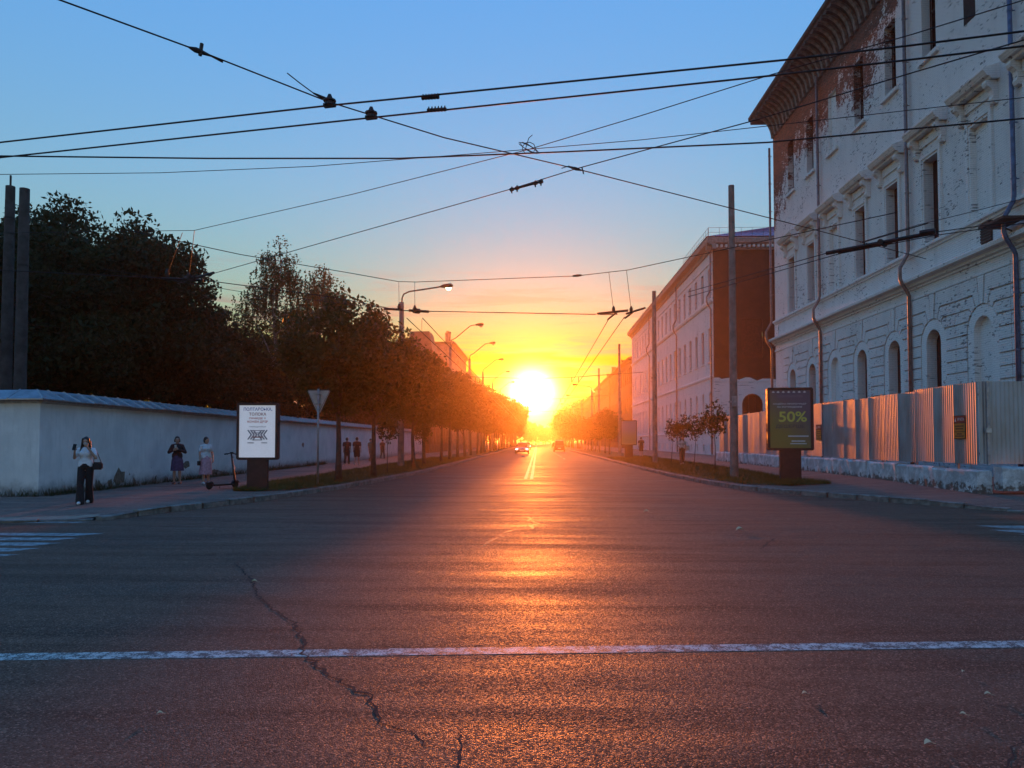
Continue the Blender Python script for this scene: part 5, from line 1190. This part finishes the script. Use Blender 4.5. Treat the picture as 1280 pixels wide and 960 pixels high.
# ------------------------------------------------------------------ parked electric scooter
def scooter():
    q = on_z(278, 611, .13); root = tag(empty('electric_scooter', (q.x - .02, q.y, .13), R(-30)), 'dark electric kick scooter standing beside the white poster stand', 'scooter')
    MD = plain('scooter_black', (.018, .016, .017), .5, .1); MT = plain('scooter_tyre', (.014, .013, .013), .9)
    # local +y = forward
    m = MB(); m.prism([(-.09, -.30), (.09, -.30), (.10, .30), (.06, .40), (-.06, .40), (-.10, .30)], (0, 0, .10), (1, 0, 0), (0, 1, 0), (0, 0, 1), .055); m.build('deck', MD, root)
    for y, nm in ((-.45, 'rear_wheel'), (.50, 'front_wheel')):
        m = MB()
        for k in range(20):
            for j in range(8):
                a0, a1, b0, b1 = [2 * math.pi * v for v in (k / 20, (k + 1) / 20, j / 8, (j + 1) / 8)]; R0, r0 = .085, .032; P_ = lambda a, b: (r0 * math.sin(b) * 1.1, (R0 + r0 * math.cos(b)) * math.cos(a), (R0 + r0 * math.cos(b)) * math.sin(a)); m.face([P_(a0, b0), P_(a1, b0), P_(a1, b1), P_(a0, b1)])
        wl_ = m.build(nm, MT, root, True, (0, y, .117)); m = MB(); m.tube([(-.03, 0, 0), (.03, 0, 0)], .07, 14); m.build('hub', MIRON, wl_)
        m = MB(); pts = [(.14 * math.cos(a), .14 * math.sin(a)) for a in [R(20 + 10 * k) for k in range(15)]]
        for (a, b), (c, d) in zip(pts[:-1], pts[1:]): m.face([(-.045, a, b), (.045, a, b), (.045, c, d), (-.045, c, d)])
        m.build('mudguard', MD, root, True, (0, y, .117))
    m = MB(); m.tube([(0, .53, .12), (0, .47, .30), (0, .34, 1.08)], [.03, .034, .026], 10); stm = m.build('stem', MD, root, True); m = MB(); m.tube([(0, .44, .60), (0, .428, .67)], .037, 10); m.build('reflective_band', plain('pale_band', (.6, .6, .6), .5), stm)
    m = MB(); m.tube([(-.05, .50, .13), (0, .40, .2), (.0, .36, .15)], .03, 8); m.build('neck', MD, root)
    m = MB(); m.tube([(-.29, .31, 1.07), (-.08, .345, 1.10), (.08, .345, 1.10), (.29, .31, 1.07)], .015, 8); hb = m.build('handlebar', MD, root, True)
    for s_ in (-1, 1): m = MB(); m.tube([(s_ * .19, .325, 1.083), (s_ * .29, .31, 1.07)], .021, 8); m.build('grip', MT, hb, True); m = MB(); m.tube([(s_ * .15, .34, 1.09), (s_ * .25, .38, 1.05)], .007, 5); m.build('brake_lever', MIRON, hb)
    m = MB(); m.box(-.05, .32, 1.09, .05, .38, 1.14); m.build('display', MD, root); m = MB(); m.tube([(0, .38, .98), (0, .42, .98)], .03, 10); m.build('headlight', plain('headlight_glass', (.5, .5, .5), .2), root)
    m = MB(); m.tube([(-.05, .0, .12), (-.16, .02, .012)], .01, 6); m.build('kickstand', MIRON, root)
scooter()

# ------------------------------------------------------------------ cars
def car(loc, heading, paint, label, lit=True, van=False):
    """local +y is the front; 4.2 m hatchback built from lofted sections"""
    root = tag(empty('car', loc, heading), label, 'car'); mp = plain('paint_' + label[:12].replace(' ', '_'), paint, .35, .3, .08, 3, 0); gl = MGLASS; bk = plain('car_black_trim', (.015, .015, .016), .6)
    H = 1.85 if van else 1.5
    st = [(-2.05, .70, .42, .80), (-1.95, .80, .30, .98), (-1.3, .86, .24, 1.0), (0, .87, .22, .98), (.9, .86, .24, .95), (1.6, .82, .26, .84), (2.0, .74, .30, .70), (2.1, .62, .38, .60)]
    m = MB(); v = []; f = []
    for y, w, zb, zt in st: v += [(-w * .9, y, zb), (-w, y, zb + .15), (-w, y, zt - .12), (-w * .88, y, zt), (w * .88, y, zt), (w, y, zt - .12), (w, y, zb + .15), (w * .9, y, zb)]
    for i in range(len(st) - 1):
        for j in range(8): f.append((i * 8 + j, i * 8 + (j + 1) % 8, (i + 1) * 8 + (j + 1) % 8, (i + 1) * 8 + j))
    f += [tuple(range(8)), tuple(range((len(st) - 1) * 8, len(st) * 8))]; m.raw(v, f); b = m.build('body', mp, root); smooth_by_angle(b.data, 35)
    g = [(-1.85, .74, .97), (-1.5, .70, H - .12), (-1.0, .68, H - .01), (.0, .67, H), (.35, .66, H - .06), (1.15, .76, .93)]
    m = MB(); v = []; f = []
    for y, w, z in g: v += [(-w * (1 if z < 1.1 else .86), y, z), (w * (1 if z < 1.1 else .86), y, z)]
    for i in range(len(g) - 1): f.append((2 * i, 2 * i + 1, 2 * i + 3, 2 * i + 2))
    m.raw(v, [q_ for i, q_ in enumerate(f) if 0 < i < 4]); m.build('roof', mp, root)
    m = MB(); m.raw(v, [f[4]]); m.build('windscreen', gl, root); m = MB(); m.raw(v, [f[0]]); m.build('rear_window', gl, root)
    for s_ in (0, 1):
        m = MB(); m.face([v[2 * i + s_] for i in range(6)]); sd = m.build('side_window', gl, root)
        m = MB(); x = (-1, 1)[s_]; m.box(x * .90 - .09, .72, .93, x * .90 + .09, .84, 1.07); m.build('wing_mirror', bk, root)
        for y in (-1.28, 1.3):
            m = MB(); m.tube([(x * .72, y, .32), (x * .75, y, .32), (x * .87, y, .32), (x * .885, y, .32)], [.27, .32, .32, .28], 18); wv = m.build('wheel', plain('tyre_rubber', (.014, .013, .013), .9), root); m = MB(); m.tube([(x * .885, y, .32), (x * .895, y, .32)], .2, 14); m.build('rim', plain('rim_alloy', (.4, .4, .4), .35, .8), wv)
        m = MB(); m.box(x * .66 - .17, 1.99, .56, x * .66 + .13, 2.08, .70) if x > 0 else m.box(x * .66 - .13, 1.99, .56, x * .66 + .17, 2.08, .70); hl = NT('headlight_on' if lit else 'headlight_off'); hl.col((.7, .7, .7)); hl.rough(.15)
        if lit: hl.p.inputs['Emission Color'].default_value = (1, .93, .8, 1); hl.p.inputs['Emission Strength'].default_value = 1.5
        m.build('headlight', hl.mat, root)
        m = MB(); m.box(x * .70 - .1, -2.06, .66, x * .70 + .1, -1.97, .9); m.build('tail_light', plain('tail_red', (.3, .01, .01), .3), root)
    m = MB(); m.box(-.5, 2.04, .34, .5, 2.115, .5); m.build('grille', bk, root); m = MB(); m.box(-.26, 2.116, .40, .26, 2.125, .51); m.build('number_plate', plain('plate_white', (.7, .7, .7), .5), root); m = MB(); m.box(-.26, -2.075, .5, .26, -2.05, .61); m.build('number_plate', plain('plate_white', (.7, .7, .7), .5), root)
    return root
car((-2.0, 100, 0), math.pi, (.22, .20, .19), 'oncoming grey car with headlights on beside the centre line', True)
car((3.4, 122, 0), 0, (.05, .045, .045), 'dark car driving away towards the sun', False, True)
car((-2.3, 165, 0), math.pi, (.4, .38, .36), 'pale oncoming car far behind the grey one', True)
car((4.6, 205, 0), 0, (.12, .02, .02), 'small far red car near the trees under the sun', False)

# ------------------------------------------------------------------ fallen leaves and scraps on the asphalt
ML1 = leaf_mat('dry_leaf', (.58, .50, .28), (.72, .64, .42), .2); 
def leaf(px_, py_, L_, label, seed):
    rg = np.random.default_rng(seed); q = on_z(px_, py_, .006); m = MB(); prof_ = [(0, .0), (.2, .22), (.45, .30), (.75, .18), (1, 0)]; v = []
    for t, w in prof_: z = .012 * math.sin(t * 3.1) + .004; v += [(t - .5, -w, z + .25 * w * .12), (t - .5, 0, z), (t - .5, w, z + .25 * w * .2)]
    v = [(a * L_, b * L_, c * L_ / .06) for a, b, c in v]; f = []
    for i in range(4): f += [(3 * i, 3 * i + 1, 3 * i + 4, 3 * i + 3), (3 * i + 1, 3 * i + 2, 3 * i + 5, 3 * i + 4)]
    m.raw(v, f); m.tube([(L_ * .5, 0, .006), (L_ * .8, L_ * .05, .004)], .0012, 4); o = m.build('fallen_leaf', ML1, None, False, q, rg.uniform(-.6, .6)); tag(o, label, 'leaf')
for k, (x, y, L_, lab) in enumerate(((1161, 931, .055, 'curled pale leaf on the dark asphalt in the foreground'), (1006, 868, .04, 'small pale leaf on the asphalt below the stop line'), (1235, 869, .045, 'pale leaf beside the thin crack near the stop line'), (1204, 894, .04, 'small scrap between the curled leaf and the thin crack'), (1204, 840, .03, 'tiny pale leaf just below the stop line end'), (200, 893, .04, 'lone pale leaf below the stop line opposite the long crack'), (925, 664, .16, 'pale scrap of paper on the asphalt before the discount stand'), (318, 728, .07, 'pale leaf lying on the long crack'), (808, 641, .15, 'pale scrap on the asphalt where the tar seams meet'))): leaf(x, y, L_, lab, k)
# ------------------------------------------------------------------ people
def blob(name, parts, mat, parent, voxel=.012, smooth=4):
    """one continuous surface from overlapping tapered capsules and ellipsoids"""
    m = MB()
    for p in parts:
        if p[0] == 'c':
            a, b, r0, r1 = Vector(p[1]), Vector(p[2]), p[3], p[4]; d = (b - a).normalized() if (b - a).length > 1e-6 else Vector((0, 0, 1)); pts = []; rad = []
            for k in range(4): t = math.pi / 2 * (1 - k / 4); pts.append(a - d * r0 * math.sin(t)); rad.append(max(r0 * math.cos(t), r0 * .12))
            pts += [a, b]; rad += [r0, r1]
            for k in range(1, 5): t = math.pi / 2 * k / 4; pts.append(b + d * r1 * math.sin(t)); rad.append(max(r1 * math.cos(t), r1 * .12))
            m.tube(pts, rad, 12)
        else:
            c, r = Vector(p[1]), p[2]; n = 8; pts = []; rad = []; v = []; f = []
            for i in range(n + 1):
                t = math.pi * i / n; rr = max(math.sin(t), .06)
                for j in range(14): a = 2 * math.pi * j / 14; v.append((c.x + r[0] * rr * math.cos(a), c.y + r[1] * rr * math.sin(a), c.z - r[2] * math.cos(t)))
            for i in range(n):
                for j in range(14): f.append((i * 14 + j, i * 14 + (j + 1) % 14, (i + 1) * 14 + (j + 1) % 14, (i + 1) * 14 + j))
            f += [tuple(range(13, -1, -1)), tuple(range(n * 14, n * 14 + 14))]; m.raw(v, f)
    o = bpy.data.objects.new('tmp', m.mesh('tmp')); COL.objects.link(o)
    md = o.modifiers.new('r', 'REMESH'); md.mode = 'VOXEL'; md.voxel_size = voxel; md.use_smooth_shade = True
    if smooth: ms = o.modifiers.new('s', 'SMOOTH'); ms.iterations = smooth; ms.factor = .5
    me = bpy.data.meshes.new_from_object(o.evaluated_get(bpy.context.evaluated_depsgraph_get())); bpy.data.objects.remove(o); me.name = name; me.materials.clear(); me.materials.append(mat)
    return obj(name, me, parent)
SKIN = plain('skin', (.42, .24, .17), .55, 0, .08, 8, 0); HAIR = plain('dark_hair', (.018, .012, .009), .5, 0, .4, 30, .4)
def cloth(name, c, var=.15): return plain('cloth_' + name, c, .9, 0, var, 14, .3)
def hand(parts, wrist, direction, side=1, curl=.35, palm=(0, -1, 0)):
    """palm and five unequal, bent fingers; the thumb leaves the side of the palm"""
    d = Vector(direction).normalized(); pn = Vector(palm); pn = (pn - d * pn.dot(d)).normalized(); w = d.cross(pn) * side; W_ = Vector(wrist)
    k = W_ + d * .085; parts.append(('c', W_ + d * .015, W_ + d * .07, .024, .028))
    for off, r in ((-.026, .02), (.0, .022), (.024, .02)): parts.append(('c', W_ + d * .03 + w * off * .7, k + w * off, r, .016))
    for j, (off, L_) in enumerate(((-.033, .052), (-.011, .066), (.011, .070), (.032, .062))):
        b = k + w * off; m1 = b + (d * math.cos(curl) + pn * math.sin(curl)) * L_ * .5; e = m1 + (d * math.cos(curl * 2.3) + pn * math.sin(curl * 2.3)) * L_ * .5
        parts.append(('c', b, m1, .0095, .009)); parts.append(('c', m1, e, .009, .0075))
    t0 = W_ + d * .035 + w * .03; t1 = t0 + (d * .6 + w * .6 + pn * .35).normalized() * .04; t2 = t1 + (d * .85 + w * .1 + pn * .5).normalized() * .03
    parts.append(('c', t0, t1, .0125, .011)); parts.append(('c', t1, t2, .0105, .0085))
def person(loc, rz, H, label, arms, legs, top, bottom, hair, shoes=(.5, .5, .5), voxel=.011, detail=True, head_yaw=0.0, sleeve='short', jacket=None, lean=0.0, female=True):
    """arms: ((elbow, wrist, hand dir), same) for the -x and +x side; legs: ((knee, ankle), ...); local frame faces -y, 1.65 m tall before scaling"""
    root = tag(empty('person', loc, rz), label, 'person'); s = H / 1.65; root.scale = (s, s, s)
    sw = .165 if female else .19; hipw = .09; B = []; sh = [Vector((-sw, lean, 1.325)), Vector((sw, lean, 1.325))]; hp = [Vector((-hipw, 0, .87)), Vector((hipw, 0, .87))]
    Hc = Vector((0, lean - .015, 1.535)); cy_, sy_ = math.cos(head_yaw), math.sin(head_yaw)
    def hd(x, y, z): return Hc + Vector((x * cy_ - y * sy_, x * sy_ + y * cy_, z))
    B += [('e', Hc, (.076, .092, .112)), ('c', hd(0, -.028, -.05), hd(0, -.04, -.075), .058, .043), ('c', (0, lean + .005, 1.38), (0, lean - .005, 1.47), .052, .047)]
    B += [('c', hd(0, -.088, .005), hd(0, -.106, -.028), .009, .014), ('e', hd(-.077, .005, -.008), (.012, .018, .03)), ('e', hd(.077, .005, -.008), (.012, .018, .03)), ('c', hd(-.025, -.086, .022), hd(.025, -.086, .022), .013, .013), ('c', hd(-.018, -.089, -.058), hd(.018, -.089, -.058), .010, .010)]
    tor = [('e', (0, lean * .9, 1.23), (sw * .86, .108, .17)), ('e', (0, lean * .5, 1.06), (.118 if female else .14, .095, .15)), ('e', (0, 0, .92), (.155 if female else .15, .115, .13)), ('c', sh[0], (0, lean, 1.37), .045, .055), ('c', sh[1], (0, lean, 1.37), .045, .055)]
    if female: tor += [('e', (-.068, lean - .075, 1.235), (.062, .055, .062)), ('e', (.068, lean - .075, 1.235), (.062, .055, .062))]
    B += tor; T = [('c', sh[0], (0, lean, 1.355), .056, .066), ('c', sh[1], (0, lean, 1.355), .056, .066)] + [(p[0], p[1], tuple(x + .018 for x in p[2])) for p in tor if p[0] == 'e' and p[1][2] > .95] + [('c', (-.062, 0, 1.0), (.062, 0, 1.0), .112, .112), ('c', (-.065, .0, .955), (.065, .0, .955), .112, .112)]
    for i, (el, wr, hdir, palm) in enumerate(arms):
        el, wr = Vector(el), Vector(wr); B += [('c', sh[i], el, .045, .036), ('c', el, wr, .037, .025)]; hand(B, wr, hdir, (1 if i == 0 else -1), .45, palm)
        if sleeve == 'short': T.append(('c', sh[i], sh[i].lerp(el, .62), .058, .062))
        else: T += [('c', sh[i], el, .06, .054), ('c', el, wr.lerp(el, .08), .053, .042)]
    for i, (kn, an) in enumerate(legs):
        kn, an = Vector(kn), Vector(an); B += [('c', hp[i], kn, .082, .052), ('c', kn, kn.lerp(an, .35), .053, .052), ('c', kn.lerp(an, .35), an, .052, .033)]
        B += [('c', an + Vector((0, .02, -.035)), an + Vector((0, -.13, -.055)), .036, .03)]
    blob('body', B, SKIN, root, voxel)
    blob('top', T, top, root, voxel, 5)
    kind, mat = bottom; P = [('e', (0, 0, .93), (.168 if female else .165, .128, .13))]
    if kind in ('trousers', 'flares', 'shorts'):
        for i, (kn, an) in enumerate(legs):
            kn, an = Vector(kn), Vector(an)
            if kind == 'shorts': P.append(('c', hp[i], hp[i].lerp(kn, .8), .1, .092))
            else: P += [('c', hp[i], kn, .098, .078 if kind == 'trousers' else .082), ('c', kn, an + Vector((0, 0, -.01 if kind == 'trousers' else -.035)), .076, .062 if kind == 'trousers' else .104)]
        blob(kind if kind != 'flares' else 'trousers', P, mat, root, voxel, 4)
    else:
        zb = {'skirt': .46, 'long_skirt': .34}[kind]; m = MB(); n = 28; rings = []
        for j, f in enumerate((0, .15, .4, .7, 1.0)):
            z = 1.03 + (zb - 1.03) * f; rw = .125 + .045 * min(1, f * 3) + .05 * f; rr = [(rw * math.cos(2 * math.pi * k / n) * (1 + .05 * f * math.sin(7 * 2 * math.pi * k / n)), rw * .8 * math.sin(2 * math.pi * k / n) * (1 + .05 * f * math.sin(7 * 2 * math.pi * k / n + 1)), z) for k in range(n)]; rings.append(rr)
        v = [q_ for r_ in rings for q_ in r_]; f = [(j * n + k, j * n + (k + 1) % n, (j + 1) * n + (k + 1) % n, (j + 1) * n + k) for j in range(4) for k in range(n)] + [tuple(range(n))]
        m.raw(v, f); m.build('skirt', mat, root, True)
    ms = plain('shoe_%d' % int(shoes[0] * 100), shoes, .6, 0, .1, 8, 0)
    for i, (kn, an) in enumerate(legs):
        an = Vector(an); blob('shoe', [('c', an + Vector((0, .035, -.045)), an + Vector((0, -.05, -.045)), .045, .046), ('c', an + Vector((0, -.05, -.05)), an + Vector((0, -.145, -.06)), .046, .036)], ms, root, .012, 3)
    HP = [('e', hd(0, .012, .022), (.086, .096, .108))]
    if hair == 'long': HP += [('c', hd(-.07, .02, .0), hd(-.105, -.04, -.30), .038, .04), ('c', hd(.07, .02, .0), hd(.105, -.04, -.30), .038, .04), ('c', hd(0, .05, .0), hd(0, .08, -.28), .075, .07), ('c', hd(-.06, -.05, .07), hd(-.085, -.03, -.10), .025, .026), ('c', hd(.06, -.05, .07), hd(.085, -.03, -.10), .025, .026)]
    elif hair == 'bob': HP += [('c', hd(-.07, .02, .0), hd(-.078, .02, -.06), .03, .028), ('c', hd(.07, .02, .0), hd(.078, .02, -.06), .03, .028), ('c', hd(0, .05, .0), hd(0, .05, -.05), .07, .06)]
    ho = blob('hair', HP, HAIR, root, .011, 2)
    # cut the face free: drop hair faces in front of the face
    bm = bmesh.new(); bm.from_mesh(ho.data); inv = Matrix.Rotation(-head_yaw, 3, 'Z')
    kill = []
    for f in bm.faces:
        l = inv @ (f.calc_center_median() - Hc)
        if l.y < -.035 and l.z < .055 - abs(l.x) * .25 and abs(l.x) < .062 and l.z > -.17: kill.append(f)
    bmesh.ops.delete(bm, geom=kill, context='FACES'); bm.to_mesh(ho.data); bm.free()
    if detail:
        ey = plain('eye_dark', (.015, .012, .01), .3, 0, 0, 5, 0)
        for x in (-.031, .031): m = MB(); c = hd(x, -.088, .006); m.tube([c - Vector((.012, 0, 0)), c, c + Vector((.012, 0, 0))], [.002, .007, .002], 8); m.build('eye', ey, root)
        c = hd(0, -.099, -.058); m = MB(); m.tube([c - Vector((.022, -.006, 0)), c, c + Vector((.022, .006, 0))], [.002, .006, .002], 8); m.build('mouth', plain('lips', (.25, .08, .07), .5, 0, 0, 5, 0), root)
    return root
down = lambda s: ((s * .215, .02, 1.09), (s * .225, -.05, .86), (0, -.12, -1), (-s, -.2, 0))
walk = ((( -.085, -.10, .475), (-.08, -.17, .085)), ((.085, .0, .465), (.08, .16, .12)))
stand_ = (((-.085, -.02, .47), (-.09, 0, .085)), ((.085, -.015, .47), (.095, .02, .085)))
WHT = cloth('white', (.72, .72, .75), .06); BLK = cloth('black', (.012, .012, .014)); 
q = on_y(107, 600, 18.0); q.z = zl(q.x, q.y)
w1 = person((q.x, q.y, q.z), R(14), 1.58, 'woman in white tee and wide black trousers walking with a hand raised to her face', (((-.25, -.04, 1.13), (-.20, -.20, 1.27), (.15, -.15, 1), (1, 0, 0)), ((.25, -.10, 1.13), (.085, -.20, 1.40), (-.5, -.1, .9), (-.3, .8, 0))),
       (((-.08, -.13, .47), (-.055, -.20, .085)), ((.075, .02, .46), (.05, .14, .10))), WHT, ('flares', BLK), 'long', (.75, .75, .75), .010)
m = MB(); m.box(-.11, -.05, -.09, .11, .05, .09); b = m.build('handbag', cloth('bag', (.02, .018, .02))); bm = bmesh.new(); bm.from_mesh(b.data); bmesh.ops.bevel(bm, geom=bm.edges[:], offset=.03, segments=3, affect='EDGES'); bm.to_mesh(b.data); bm.free()
m = MB(); m.tube([(-.09, 0, .07), (-.07, -.02, .3), (-.11, .03, .42), (-.02, .04, .3), (.08, 0, .07)], .008, 6); hs = m.build('strap', cloth('bag', (.02, .018, .02)), b)
rt = Matrix.Rotation(R(14), 3, 'Z'); hb_ = rt @ Vector((.27, -.04, .93)); b.location = (q.x + hb_.x, q.y + hb_.y, q.z + hb_.z * .957); b.rotation_euler = (0, 0, R(14)); tag(b, 'small black handbag at the side of the woman in wide black trousers', 'bag')
m = MB(); m.box(-.036, -.006, -.075, .036, .006, .075); ph = rt @ Vector((-.185, -.235, 1.40)); b = m.build('phone', cloth('phone', (.015, .015, .017))); b.location = (q.x + ph.x, q.y + ph.y, q.z + ph.z * .957); b.rotation_euler = (R(-15), R(8), R(14)); tag(b, 'dark phone held up by the woman in wide black trousers', 'phone')
q = on_z(221, 605, .13)
person((q.x, q.y, .13), R(10), 1.65, 'woman in dark open jacket and purple skirt standing by the wall', (((-.27, -.02, 1.10), (-.07, -.22, 1.17), (.8, -.5, .3), (0, 1, .2)), ((.27, -.02, 1.10), (.09, -.22, 1.20), (-.8, -.5, .4), (0, 1, .2))), stand_, cloth('dark_jacket', (.035, .018, .018), .3), ('skirt', cloth('purple', (.075, .05, .11), .35)), 'bob', (.05, .04, .04), .010, True, R(25), 'long')
m = MB(); m.tube([(0, 0, 0), (0, 0, .11)], [.028, .036], 12); m.build('cup', cloth('cup', (.6, .56, .5)), None, True, (q.x + .06, q.y - .27, 1.38)); tag(bpy.data.objects['cup'], 'pale paper cup held by the woman in the dark jacket', 'cup')
q = on_z(257, 605, .13)
person((q.x, q.y, .13), R(42), 1.63, 'woman in white tee and long pink skirt standing between the scooter and the wall', (down(-1), down(1)), stand_, cloth('white_print', (.62, .61, .63), .2), ('long_skirt', cloth('pink', (.52, .28, .33), .25)), 'bob', (.6, .6, .6), .010, True, R(28))
m = MB(); m.box(-.05, -.03, -.1, .05, .03, .05); b = m.build('pouch', BLK, None, False, (q.x - .14, q.y - .24, .88)); tag(b, 'small dark pouch in the hand of the woman in the pink skirt', 'bag')
DK = cloth('dark_red_brown', (.045, .02, .018), .3); DK2 = cloth('dark_trousers', (.025, .018, .018), .3)
for px_, lab, bot, hh in ((433.5, 'dark-clothed man in long trousers walking away by the wall', ('trousers', DK2), 1.72), (446, 'dark-clothed man in shorts walking away beside the man in trousers', ('shorts', DK2), 1.74)):
    q = on_z(px_, 581.5, .13); person((q.x, q.y, .13), R(180), hh, lab, (down(-1), down(1)), walk, DK, bot, 'short', (.3, .28, .27), .015, False, 0, 'short', None, 0, False)
q = on_z(463, 577, .13); person((q.x, q.y, .13), R(60), 1.68, 'person in olive shirt half hidden behind a lime trunk', (down(-1), down(1)), walk, cloth('olive', (.16, .15, .10)), ('trousers', cloth('khaki', (.12, .10, .07))), 'short', (.1, .1, .1), .016, False, 0, 'short', None, 0, False)
q = on_z(478, 573.5, .13); person((q.x, q.y, .13), R(160), 1.66, 'distant dark-clothed person by the wall beyond the olive shirt', (down(-1), down(1)), walk, DK2, ('trousers', DK2), 'short', (.1, .1, .1), .016, False, 0, 'short', None, 0, False)
zq = zr(9.5, 50); q = on_z(851.5, 580.5, zq)
person((q.x + .05, q.y, zq), R(-6), 1.68, 'woman with long hair, pale top and brown trousers walking behind the saplings', (((-.24, -.02, 1.10), (-.17, -.17, .98), (.3, -.5, -.3), (1, 0, 0)), down(1)), walk, cloth('cream', (.52, .47, .42), .15), ('trousers', cloth('brown', (.14, .075, .05))), 'long', (.3, .25, .22), .015, False)
m = MB(); m.box(-.13, -.06, -.16, .13, .06, .12); m.tube([(-.1, 0, .12), (-.02, 0, .38), (.1, 0, .12)], .01, 6); b = m.build('shoulder_bag', cloth('pale_bag', (.5, .45, .38)), None, False, (q.x + .36, q.y + .02, zq + .98)); tag(b, 'pale shoulder bag of the woman behind the saplings', 'bag')
zq = zr(9.5, 70); q = on_z(801.5, 571, zq)
person((q.x, q.y, zq), R(170), 1.74, 'dark-clothed man in shorts walking beside the long white building', (down(-1), down(1)), walk, DK2, ('shorts', DK2), 'short', (.2, .18, .17), .016, False, 0, 'short', None, 0, False)
# ------------------------------------------------------------------ evening haze
hz = bpy.data.materials.new('haze'); hz.use_nodes = True; nt = hz.node_tree; nt.nodes.clear()
vo = nt.nodes.new('ShaderNodeVolumePrincipled'); vo.inputs['Color'].default_value = (1.0, .76, .55, 1); vo.inputs['Density'].default_value = HAZE; vo.inputs['Anisotropy'].default_value = .895
ou = nt.nodes.new('ShaderNodeOutputMaterial'); nt.links.new(vo.outputs[0], ou.inputs['Volume'])
m = MB(); m.box(-1510, -310, -1.1, 1510, 2210, 26.2); h = m.build('haze', hz); tag(h, 'thin warm evening haze filling the street', 'haze', kind='stuff')
